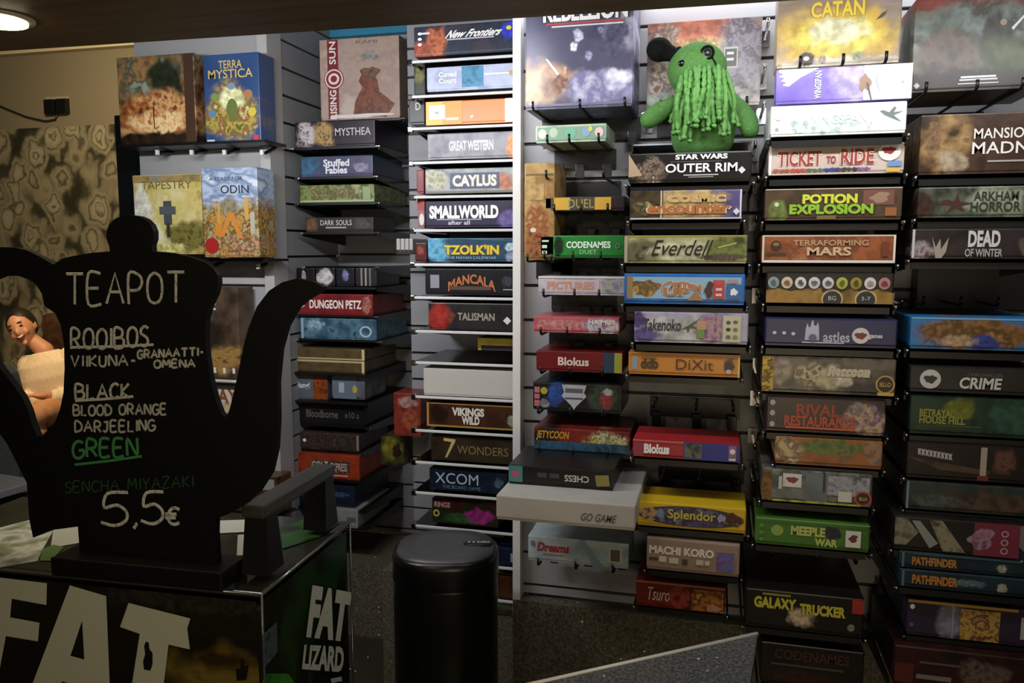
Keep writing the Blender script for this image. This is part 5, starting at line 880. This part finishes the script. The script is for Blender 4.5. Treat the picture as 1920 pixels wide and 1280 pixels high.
def strokes(b, pts, w_, m):
    # smooth then sweep a flat ribbon with slight thickness
    q = []
    for i in range(len(pts)-1):
        p0, p1, p2, p3 = pts[max(i-1, 0)], pts[i], pts[i+1], pts[min(i+2, len(pts)-1)]
        n = 4 if len(pts) > 3 else 1
        for k in range(n):
            t_ = k/n
            q.append(p1.lerp(p2, t_) if n == 1 else .5*((2*p1)+(p2-p0)*t_+(2*p0-5*p1+4*p2-p3)*t_*t_+(3*p1-p0-3*p2+p3)*t_**3))
    q.append(pts[-1])
    vs_ = []; fs = []
    for i, p in enumerate(q):
        d = (q[min(i+1, len(q)-1)]-q[max(i-1, 0)]).normalized(); s = d.cross(sn)*w_
        vs_ += [p+s, p-s, p-s*.6+sn*.0006, p+s*.6+sn*.0006]
    for i in range(len(q)-1):
        for j in range(4): fs.append([i*4+j, i*4+(j+1) % 4, i*4+4+(j+1) % 4, i*4+4+j])
    fs += [[0, 1, 2, 3], [len(q)*4-4+j for j in range(4)]]
    b.add(vs_, fs, m)
CH = '#c4c4b8'
chalk('heading_lettering', [('TEAPOT', 124, 345, 512, 569, 0)], CH, .0026)
chalk('chalk_lettering', [('ROOIBOS', 134, 278, 618, 655, -6)], CH, .0026)
chalk('chalk_lettering', [('VIIKUNA-', 134, 254, 667, 687, -2), ('GRANAATTI-', 258, 381, 657, 672, -6), ('OMENA', 289, 365, 675, 689, -1)], '#bcbcb0', .0021)
chalk('chalk_lettering', [('BLACK', 142, 243, 722, 749, -4)], CH, .0026)
chalk('chalk_lettering', [('BLOOD ORANGE', 138, 312, 760, 779, -3), ('DARJEELING', 141, 290, 790, 810, -3)], '#b4b4a8', .0021)
ln = chalk('green_lettering', [('GREEN', 136, 257, 827, 859, -6)], '#3c8c4c', .0029)
ln = chalk('green_lettering', [('SENCHA MIYAZAKI', 122, 362, 904, 924, -12)], '#1f4a2a', .0014)
chalk('price_lettering', [('5', 188, 240, 925, 987, 0), (',', 249, 256, 948, 985, 0), ('5', 263, 306, 923, 983, 0), ('€', 311, 337, 951, 982, 0)], '#d0d0c8', .0031)
b = MB()
for (xa, ya, xb, yb, c) in ((134, 651, 288, 646, CH), (141, 751, 250, 743, CH), (140, 871, 266, 855, '#3c8c4c')):
    strokes(b, [onsign(xa, ya, .001), onsign((xa+xb)/2, (ya+yb)/2+1, .001), onsign(xb, yb, .001)], .0024, M(c, .9))
b.build('underlines', sg)

# ------------------------------------------------------------------ waste bin
bz_ = .72; bc = onz(836, 1024, bz_); R_ = .140
bn = empty('waste_bin', (bc.x, bc.y, 0), 'dark metal waste bin with black lid in front of the glass shelves', 'bin')
def dshape(r, z, n=40):
    out = []
    for i in range(n):
        a = 2*math.pi*i/n; x, y = math.cos(a), math.sin(a); e = 2.5
        k = (abs(x)**e+abs(y)**e)**(-1/e); out.append(bc.xy.to_3d()+RGT*(x*k*r)+FWD*(y*k*r*.92)+Zv*z)
    return out
def loft(rings, m, cap=True):
    b = MB(); n = len(rings[0]); vs_ = [p for r in rings for p in r]; fs = []
    for i in range(len(rings)-1):
        for j in range(n): fs.append([i*n+j, i*n+(j+1) % n, (i+1)*n+(j+1) % n, (i+1)*n+j])
    b.add(vs_, fs, m, True)
    if cap: b.add(rings[0], [list(range(n))], m); b.add(rings[-1], [list(range(n))], m)
    return b
loft([dshape(R_*.97, 0), dshape(R_*.985, .02), dshape(R_*.985, .64), dshape(R_*.975, .645)], M('#26281f', .25, .8)).build('body', bn)
loft([dshape(R_*.99, .646), dshape(R_*1.0, .655), dshape(R_*1.0, .70), dshape(R_*.985, .714), dshape(R_*.94, .718)], M('#0b0c0c', .3)).build('lid_rim', bn)
loft([dshape(R_*.92, .7181), dshape(R_*.90, .724), dshape(R_*.6, .727)], M('#46484a', .36)).build('lid', bn)
pb = onz(898, 1018, .7285); b = MB(); b.ball(pb, (.042, .018, .004), M('#3a3c3e', .25, .8), Matrix.Rotation(TH, 3, 'Z')); bb = b.build('lid_badge', bn)
b = MB()
P, F = glyphs('x x index', .01)
b.add([pb+RGT*((x-.5)*.06)+FWD*((y-.5)*.014)+Zv*.0045 for x, y in P], F, M('#e0e0e0', .3)); b.build('badge_lettering', bb)

# ------------------------------------------------------------------ granite table corner in the foreground
tz = .75; c0 = onz(1420, 1187, tz); l0 = onz(985, 1284, tz); r0 = onz(1402, 1300, tz)
l1 = c0+(l0-c0)*1.25; r1 = c0+(r0-c0)*1.6; m1 = l1+(r1-c0)*1.0
GR2 = GRANITE(('#4a4b49', '#7e807c'), 56, .2)
gt = empty('granite_table', (c0+(m1-c0)*.5)*1, 'speckled grey granite table corner with pale lit polished edge', 'table'); gt.location.z = 0
b = MB(); top = [c0, l1, m1, r1]
b.prism([p+Vector((0, 0, -.003)) for p in top], (0, 0, -.03), GR2); b.prism([p-Vector((0, 0, .0029)) for p in top], (0, 0, .0029), GR2); b.build('tabletop', gt)
b = MB(); b.tube([c0+Vector((0, 0, -.001)), l1+Vector((0, 0, -.001))], .0042, M('#e8e4d0', .3), 6); b.tube([c0, r1], .0016, M('#6c6c66', .3), 6); b.build('edge_strip', gt)  # pale colour paints the light caught along the back edge
pc = (c0+l1+m1+r1)/4
b = MB(); b.tube([(pc.x, pc.y, .02), (pc.x, pc.y, tz-.034)], .035, M('#2a2a2a', .3, .8), 16); b.build('pedestal', gt)
b = MB(); b.tube([(pc.x, pc.y, .0), (pc.x, pc.y, .02)], .17, M('#2a2a2a', .35, .8), 28); b.build('foot', gt)
# small grey topped table far left behind the sign
tq = [onz(-60, 938, .74), onz(56, 905, .74)]; d_ = (tq[1]-tq[0]).normalized(); n_ = Vector((-d_.y, d_.x, 0))
st = empty('side_table', ((tq[0]+tq[1])/2+n_*.2).xy.to_3d(), 'dark side table with grey edge behind the sign handle', 'table')
b = MB(); b.obb((tq[0]+tq[1])/2+n_*.16-d_*.1+Zv*-.012, d_*.24, n_*.16, Zv*.012, M('#77787a', .35), .003); b.build('tabletop', st)
b = MB(); pc = (tq[0]+tq[1])/2+n_*.16-d_*.1; b.tube([(pc.x, pc.y, 0.01), (pc.x, pc.y, .715)], .03, BLACK, 14); b.build('pedestal', st)
b = MB(); b.tube([(pc.x, pc.y, 0), (pc.x, pc.y, .015)], .16, BLACK, 24); b.build('foot', st)

# ------------------------------------------------------------------ green crocheted toy
VT = 1.98
tb = onv(1318, 284, VT); tb.z = SHELVED['E2'][3]
KN = ART(['#4c7c3a', '#588a44', '#52823f', '#649650'], 120, .9, bump=.6, spec=.1); KD = ART(['#0c0c0b', '#161614', '#101010'], 140, .9, bump=.6, spec=.1); YARN = ART(['#558a40', '#6aa252', '#5e9448'], 90, .9, spec=.1, bump=.4)
ty = empty('crocheted_toy', tb, 'green crocheted toy with yarn beard and round black hat standing on a black box', 'toy')
def tp(px, py, dv=0): return onv(px, py, VT+dv)
def boxy(q, r):
    k = Vector((q.x/r[0], q.y/r[1], q.z/r[2])); h_ = math.hypot(k.x, k.y); m_ = (h_**3.2+abs(k.z)**3.2)**(1/3.2) or 1; n_ = k.length/m_
    return Vector((q.x*n_, q.y*n_, q.z*n_))
bm_body = MB()
bc_ = tp(1318, 236); bot = tb.z+.001
s_px = (tp(1400, 200).x-tp(1300, 200).x)/100
bm_body.ball((bc_.x, VT, (bot+tp(1318, 178).z)/2), (61*s_px, .062, (tp(1318, 172).z-bot)/2), KN, None, 32, 24, lambda q: boxy(q, (61*s_px, .062, (tp(1318, 172).z-bot)/2)))
bm_body.build('body', ty)
hc = tp(1307, 130); b = MB()
b.ball(hc, (56*s_px, .062, 50*s_px), KN, Matrix.Rotation(math.radians(-8), 3, 'Y'), 32, 22, lambda q: Vector((q.x, q.y, q.z*(1.0 if q.z > 0 else 1.12)))); b.build('head', ty)
for side, pts in (('l', [(1268, 195), (1245, 205), (1228, 216), (1216, 225)]), ('r', [(1368, 190), (1388, 206), (1402, 226), (1406, 243)])):
    b = MB(); P = [tp(x, y, -.005-.008*i) for i, (x, y) in enumerate(pts)]
    Q = []
    for i in range(len(P)-1):
        for k in range(4): Q.append(P[i].lerp(P[i+1], k/4))
    Q.append(P[-1]); d = (P[-1]-P[-2]).normalized(); r0_ = 17*s_px
    rs_ = [r0_*(1.05-.05*math.sin(i*.6)) for i in range(len(Q))]
    for k in range(1, 5): Q.append(P[-1]+d*r0_*.95*math.sin(k*math.pi/8)); rs_.append(r0_*max(.05, math.cos(k*math.pi/8)))
    b.tube(Q, rs_, KN, 16); b.build('arm', ty)
# hat: round black ball on a short neck
b = MB(); h0_, h1_ = tp(1236, 93, .0), tp(1268, 104, .0)
b.ball(h0_, (25*s_px, 25*s_px, 23*s_px), KD, None, 24, 16)
b.tube([h0_.lerp(h1_, t_) for t_ in (0, .3, .6, .85, 1.1)], [23*s_px, 20*s_px, 16*s_px, 14*s_px, 16*s_px], KD, 18)
b.ball(h1_+Vector((.0, 0, 0)), (9*s_px, 17*s_px, 18*s_px), KD, Matrix.Rotation(math.radians(25), 3, 'Y'), 18, 12); b.build('hat', ty)
def front_of(px, py):                                     # point on the front of the head
    p = tp(px, py); X = (p.x-hc.x)/(56*s_px); Z = (p.z-hc.z)/(50*s_px); k = max(.0, 1-X*X-Z*Z)
    return Vector((p.x, VT-.062*math.sqrt(k), p.z))
b = MB(); b.ball(front_of(1280, 128), (6*s_px, .005, 6.5*s_px), M('#0c0c10', .12), None, 16, 12); e_ = b.build('eye', ty)
e2 = front_of(1327, 109)
b = MB(); b.ball(e2+Vector((0, -.002, 0)), (7*s_px, .005, 7.5*s_px), M('#2c2430', .12), None, 16, 12); b.build('eye', ty)
b = MB(); ring = [e2+Vector((math.cos(a)*11*s_px, -.002+abs(math.sin(a))*0-.001*math.cos(a), math.sin(a)*11.5*s_px)) for a in [i*math.pi/10 for i in range(21)]]
b.tube(ring, 2.6*s_px, KD, 8, False); mo = b.build('monocle', ty)
b = MB(); b.tube([front_of(x, y)+Vector((0, -.003, 0)) for x, y in ((1335, 117), (1341, 126), (1345, 135), (1350, 141))], 1.5*s_px, KD, 6); b.build('cord', mo)
# yarn beard: many strands falling from the lower face over the belly, curling at their ends
rnd = random.Random(11)
bd_ = MB(); SP = []
for i in range(32):
    f = i/31; row = i % 3; x0 = 1276+f*84; y0 = 158-math.sin(f*math.pi)*9-row*3-f*8+rnd.uniform(-5, 4)
    ln_ = rnd.uniform(78, 130)*(1-.15*abs(f-.5)); x1 = 1262+f*112+rnd.uniform(-9, 9); P = []
    n = 22; ph = rnd.uniform(0, 6.3); am = rnd.uniform(3, 7)
    for k in range(n+1):
        g = k/n; x = x0+(x1-x0)*g**.8+math.sin(ph+g*5)*am*g; y = y0+ln_*g
        bulge = .050+.038*math.sin(min(1, g*1.25)*math.pi*.75)
        q = tp(x, y); Xb = (q.x-bc_.x)/(70*s_px)
        P.append(Vector((q.x, VT-(bulge+.012*row)*math.sqrt(max(.15, 1-.62*Xb*Xb))-.004, q.z)))
    last = P[-1]; cd = rnd.choice((-1, 1))
    for k in range(1, 4): P.append(last+Vector((cd*.0045*math.sin(k*.9), -.004*math.sin(k*.8), -.006*math.sin(k*.8)+.001*k)))
    SP.append((P, rnd.uniform(3.8, 4.8)*s_px))
for P, r_ in SP:
    b = MB(); b.tube(P, [r_*.8]+[r_*(1+.22*math.sin(k_*2.1)) for k_ in range(len(P)-2)]+[r_*.7], YARN, 8); b.build('yarn_strand', ty)
# ------------------------------------------------------------------ person on the sofa, far left
def fused(parts, mat, name, parent, vox=.0065, it=6):
    """closed shapes fused into one continuous surface"""
    bm = bmesh.new()
    for vs_, fs_ in parts:
        vv = [bm.verts.new(v) for v in vs_]
        for f in fs_:
            try: bm.faces.new([vv[i] for i in f])
            except ValueError: pass
    bmesh.ops.recalc_face_normals(bm, faces=bm.faces[:]); me = bpy.data.meshes.new(name); bm.to_mesh(me); bm.free()
    ob = bpy.data.objects.new(name, me); C.objects.link(ob)
    rm = ob.modifiers.new('fuse', 'REMESH'); rm.mode = 'VOXEL'; rm.voxel_size = vox; rm.use_smooth_shade = True
    sm = ob.modifiers.new('soften', 'SMOOTH'); sm.factor = .5; sm.iterations = it
    dg = bpy.context.evaluated_depsgraph_get(); dg.update(); ev = bpy.data.meshes.new_from_object(ob.evaluated_get(dg)); bpy.data.objects.remove(ob)
    for q in ev.polygons: q.use_smooth = True
    ev.materials.clear(); ev.materials.append(mat); ev.transform(Matrix.Translation(-parent_loc(parent)))
    ob = bpy.data.objects.new(name, ev); C.objects.link(ob); ob.parent = parent
    return ob
def limb(pts, rs, n=16):
    """tapered limb with rounded ends and joints"""
    b = MB(); P = []; R = []
    for i in range(len(pts)-1):
        for k in range(5): P.append(pts[i].lerp(pts[i+1], k/5)); R.append(rs[i]+(rs[i+1]-rs[i])*k/5)
    P.append(pts[-1]); R.append(rs[-1])
    d0 = (P[0]-P[1]).normalized(); d1 = (P[-1]-P[-2]).normalized()
    for s_ in (.5, .87): P.insert(0, pts[0]+d0*rs[0]*s_); R.insert(0, rs[0]*math.sqrt(1-s_*s_)); P.append(pts[-1]+d1*rs[-1]*s_); R.append(rs[-1]*math.sqrt(1-s_*s_))
    b.tube(P, R, SKIN, n); out = [(b.v, b.f)]
    for q, r in zip(pts[1:-1], rs[1:-1]):
        b2 = MB(); b2.ball(q, r, SKIN, None, 16, 12); out.append((b2.v, b2.f))
    return out
def trunk(rings):
    """rings: (centre, half width, half depth, sideways axis)"""
    vs_ = []; fs = []; n = 24
    for c, w_, d_, a_ in rings:
        a_ = a_.normalized()
        for k in range(n): t_ = 2*math.pi*k/n; vs_.append(c+a_*math.cos(t_)*w_+FWD*math.sin(t_)*d_)
    for i in range(len(rings)-1):
        for k in range(n): fs.append([i*n+k, i*n+(k+1) % n, (i+1)*n+(k+1) % n, (i+1)*n+k])
    fs += [list(range(n))[::-1], [(len(rings)-1)*n+k for k in range(n)]]
    return [(vs_, fs)]
FP = 4.95; SEAT = .42
def pj(x, y, F=FP): return atd(x, y, F)
pel = pj(100, 812); pel.z = SEAT+.10
pr = empty('person', (pel.x, pel.y, 0), 'smiling person with dark tied hair and cream sweater, seated behind sign handle', 'person')
SKIN = M('#c98a62', .5); SW = ART(['#e6cca2', '#ead2ac', '#e2c69a'], 40, .8, bump=.3, spec=.2); PEACH = ART(['#c0814e', '#cc9060'], 20, .8)
neck = pj(84, 657); nb = pj(72, 645); hcn = pj(42, 614)
shL, shR = pj(56, 684), pj(134, 668, FP+.02); chest = pj(97, 705); waist = pj(100, 765)
hipL, hipR = pel+RGT*-.09, pel+RGT*.09
kL = hipL-FWD*.44+RGT*-.05+Zv*.03; kR = hipR-FWD*.44+RGT*.06+Zv*.03
aL = kL-FWD*.03-Zv*(kL.z-.09); aR = kR-FWD*.03-Zv*(kR.z-.09)
haL = hipL.lerp(kL, .62)+Zv*.105+RGT*.05; haR = hipR.lerp(kR, .55)+Zv*.105-RGT*.05
elL, elR = pj(62, 770, FP-.04), pj(160, 755, FP-.04)
wrL = haL+(elL-haL).normalized()*.075+Zv*.012; wrR = haR+(elR-haR).normalized()*.075+Zv*.012
sax = (shR-shL).normalized()
# head frame: tilted towards the left of the picture, turned slightly left
tilt = math.radians(-24); yaw = math.radians(22)
up = (Zv*math.cos(tilt)+RGT*math.sin(tilt)).normalized(); tc_ = (O-hcn); tc_.z = 0; tc_.normalize(); td_ = Vector((-tc_.y, tc_.x, 0)); td_ = td_ if td_.dot(RGT) < 0 else -td_; fw0 = tc_*math.cos(yaw)+td_*math.sin(yaw); fw = (fw0-up*fw0.dot(up)-up*.12).normalized(); rt = fw.cross(up)*-1
def hp(x, y, z): return hcn+rt*x+fw*y+up*z
def lump(c, r, fn=None, seg=20, ring=14):
    bm = bmesh.new(); bmesh.ops.create_uvsphere(bm, u_segments=seg, v_segments=ring, radius=1)
    vs_ = []
    for v in bm.verts:
        q = Vector((v.co.x*r[0], v.co.y*r[1], v.co.z*r[2])); q = fn(q) if fn else q; vs_.append(hp(c[0]+q.x, c[1]+q.y, c[2]+q.z))
    bm.verts.index_update(); fs = [[v.index for v in f.verts] for f in bm.faces]; bm.free(); return vs_, fs
def jaw(q):
    if q.z < 0: k = 1-.32*(-q.z/.115)**1.4; return Vector((q.x*k, q.y*(1-.12*(-q.z/.115))+.010*(-q.z/.115), q.z))
    return q
ex = [lump((0, 0, 0), (.074, .095, .115), jaw, 28, 20), lump((0, .092, -.018), (.013, .018, .024)), lump((0, .088, .004), (.009, .010, .026)), lump((.074, -.005, -.01), (.010, .018, .030)), lump((-.074, -.005, -.01), (.010, .018, .030)),
      lump((.032, .070, -.03), (.024, .016, .022)), lump((-.032, .070, -.03), (.024, .016, .022)), lump((0, .068, -.094), (.020, .012, .013))]
def finger(base, d, curl, L, r=.0085):
    d = d.normalized(); out = []; P = [base]; dirn = d.copy()
    for s_ in (.42, .32, .26): P.append(P[-1]+dirn*L*s_); dirn = (dirn+curl*.45).normalized()
    b = MB(); b.tube(P, [r, r, r*.92, r*.7], SKIN, 8); return b.v, b.f
for ha_, wr_, cs in ((haL, wrL, 1), (haR, wrR, -1)):
    d = (ha_-wr_).normalized(); side = d.cross(Zv).normalized(); b2 = MB()
    M3 = Matrix((side, d, side.cross(d))).transposed()
    b2.ball(ha_, (.040, .048, .016), SKIN, M3, 16, 12); ex.append((b2.v, b2.f))
    for i, L in enumerate((.068, .078, .072, .056)): ex.append(finger(ha_+d*.040+side*(.029-.0195*i)*cs*-1, d+side*(.10-.07*i)*cs*-1, Zv*-.6, L))
    ex.append(finger(ha_-d*.012+side*cs*.030*-1, d*.75+side*cs*-.75, Zv*-.4, .058, .0095))
nk0 = hcn-up*.075-fw*.022
ex += limb([nk0+up*.05, nk0, neck], [.048, .043, .054])
ex += trunk([(pel-Zv*.05, .155, .11, RGT), (pel+Zv*.03, .165, .115, RGT), (waist, .135, .10, RGT.lerp(sax, .4)), (chest, .165, .11, sax), (chest.lerp(neck, .55), .15, .095, sax), (chest.lerp(neck, .85), .085, .07, sax)])
ex += limb([shL, elL, wrL, ha_ if False else haL], [.056, .042, .028, .024])+limb([shR, elR, wrR, haR], [.056, .042, .028, .024])
ex += limb([hipL, kL, aL], [.085, .060, .040])+limb([hipR, kR, aR], [.085, .060, .040])+limb([aL, aL-FWD*.15-Zv*.05], [.04, .032])+limb([aR, aR-FWD*.15-Zv*.05], [.04, .032])
fused(ex, SKIN, 'body', pr)
# sweater and trousers over the same figure
g = lambda p_, q_, f_: p_.lerp(q_, f_)
sw = trunk([(pel+Zv*.02, .185, .135, RGT), (pel+Zv*.09, .175, .130, RGT), (waist, .158, .122, RGT.lerp(sax, .4)), (chest, .188, .132, sax), (chest.lerp(neck, .5), .172, .115, sax), (chest.lerp(neck, .80), .105, .088, sax), (chest.lerp(neck, .96), .076, .074, sax)])
sw += limb([shL, elL, g(elL, wrL, .85)], [.070, .062, .050])+limb([shR, elR, g(elR, wrR, .85)], [.072, .064, .052])
rr_ = random.Random(5)
for a_, c_ in ((elL, g(elL, wrL, .85)), (elR, g(elR, wrR, .85)), (shL, elL), (shR, elR)):
    for k in range(4):                                    # gathered folds in the sleeves
        q = a_.lerp(c_, .15+.22*k); b2 = MB(); d = (c_-a_).normalized(); x_ = d.cross(Zv).normalized(); y_ = d.cross(x_)
        ring = [q+d*(.012*math.sin(t_*.9+k))+(x_*math.cos(t_)+y_*math.sin(t_))*.060 for t_ in [m_*math.pi/8 for m_ in range(17)]]
        b2.tube(ring, .012, SKIN, 8); sw.append((b2.v, b2.f))
fused(sw, SW, 'sweater', pr, .008, 4)
fused(trunk([(pel-Zv*.07, .17, .125, RGT), (pel+Zv*.02, .178, .13, RGT)])+limb([hipL, kL, aL+Zv*.07], [.100, .076, .058])+limb([hipR, kR, aR+Zv*.07], [.100, .076, .058]), PEACH, 'trousers', pr, .009, 5)
HAIR = ART(['#120c08', '#22160e', '#1a100a'], 60, .5, stretch=(1, 1, 4))
def hairfn(q):
    return q
b = MB(); vs_, fs = lump((0, -.016, .020), (.083, .098, .108), None, 64, 48)
keep = []
for f in fs:
    c = sum((vs_[i] for i in f), Vector())/len(f)-hcn; y = c.dot(fw); z = c.dot(up)
    if z > .058 or y < .018+.35*z: keep.append(f)
b.add(vs_, keep, HAIR, True); 
kn = hp(.0, -.115, .03); b.ball(kn, (.042, .042, .042), HAIR); b.build('hair', pr)
b = MB()
for s_ in (-1, 1):
    v2, f2 = lump((s_*.031, .084, .012), (.013, .006, .006), None, 12, 8); b.add(v2, f2, M('#1a100c', .2), True)
    v2, f2 = lump((s_*.032, .086, .036), (.019, .006, .0035), None, 12, 8); b.add(v2, f2, M('#22140c', .6), True)
b.build('eyes', pr)
b = MB(); v2, f2 = lump((0, .087, -.054), (.028, .010, .012), lambda q: Vector((q.x, q.y-.25*abs(q.x), q.z+.3*abs(q.x))), 16, 10); b.add(v2, f2, M('#8c2c28', .4), True)
v2, f2 = lump((0, .093, -.050), (.021, .007, .0055), lambda q: Vector((q.x, q.y-.25*abs(q.x), q.z+.3*abs(q.x))), 16, 10); b.add(v2, f2, M('#f0e6da', .3), True); b.build('mouth', pr)
b = MB(); b.tube([aL-FWD*.0-Zv*.045, aL-FWD*.17-Zv*.045], [.05, .04], M('#2a2422', .5), 12); b.build('shoe', pr)
b = MB(); b.tube([aR-FWD*.0-Zv*.045, aR-FWD*.17-Zv*.045], [.05, .04], M('#2a2422', .5), 12); b.build('shoe', pr)
# sofa
LE = ART(['#3a2412', '#4a2e18', '#2e1c0e'], 12, .45, bump=.2)
sc = pel+FWD*.05; so_ = empty('sofa', (sc.x, sc.y, 0), 'brown leather sofa against the patterned wallpaper', 'sofa')
b = MB(); b.obb(Vector((sc.x, sc.y, .22))-FWD*.08, RGT*.75, FWD*.30, Zv*.16, LE, .04); b.build('seat_base', so_)
b = MB(); b.obb(Vector((sc.x, sc.y, .385))-FWD*.08, RGT*.73, FWD*.31, Zv*.035, LE, .03); b.build('seat_cushion', so_)
bkz = pj(95, 588, 5.2).z
b = MB(); b.obb(Vector((sc.x, sc.y, (bkz+.08)/2))+FWD*.285+RGT*.28, RGT*.48, FWD*.07, Zv*(bkz-.08)/2, LE, .05); b.build('backrest', so_)
for i in range(4):
    b = MB(); p = Vector((sc.x, sc.y, .03))+RGT*(.68 if i % 2 else -.68)+FWD*(-.32 if i < 2 else .15); b.tube([p-Zv*.03, p+Zv*.04], .025, BLACK, 10); b.build('leg', so_)
# patterned cushion at the side
cu = pj(118, 772, FP-.02); cu.z = max(cu.z, SEAT+.12)
b = MB(); b.ball(pel+RGT*.40-FWD*.12+Zv*.06, (.13, .07, .13), ART(['#a8a8a4', '#6c6c70', '#c8c4bc', '#4c4448'], 30, .8, hard=True), Matrix.Rotation(TH, 3, 'Z'), 24, 16, lambda q: Vector((math.copysign(abs(q.x/.13)**.6*.13, q.x), q.y, math.copysign(abs(q.z/.13)**.6*.13, q.z))))
tag(b.build('cushion', None, pel+RGT*.40-FWD*.12-Zv*.07), 'grey patterned cushion beside the seated person', 'cushion')
# grey upholstered chair in front of the person
gc = atd(-8, 760, 3.6); gt_ = atd(10, 677, 3.6).z; ge = atd(46, 740, 3.6)
ch = empty('upholstered_chair', (gc.x, gc.y, 0), 'grey upholstered chair with rounded back in front of the seated person', 'chair')
GF = ART(['#5c605c', '#6c706a', '#646862'], 60, .9, bump=.3)
hw = (ge-gc).dot(RGT)
P = []
for i in range(24):
    a = 2*math.pi*i/24; x, z = math.cos(a), math.sin(a); k = (abs(x)**4+abs(z)**4)**-.25
    P.append(Vector((gc.x, gc.y, 0))+RGT*(x*k*hw)+Zv*(.40+(gt_-.40)/2+z*k*(gt_-.40)/2))
b = MB(); b.prism(P, FWD*-.06, GF); b.build('backrest', ch)
b = MB(); b.obb(Vector((gc.x, gc.y, .43))+FWD*.22, RGT*hw, FWD*.24, Zv*.045, GF, .03); b.build('seat', ch)
for i in range(4):
    p = Vector((gc.x, gc.y, 0))+RGT*(hw*.8 if i % 2 else -hw*.8)+FWD*(.02 if i < 2 else .4)
    b = MB(); b.tube([p, p*1.0+Zv*.39], [.014, .02], M('#2a1e14', .4), 10); b.build('leg', ch)
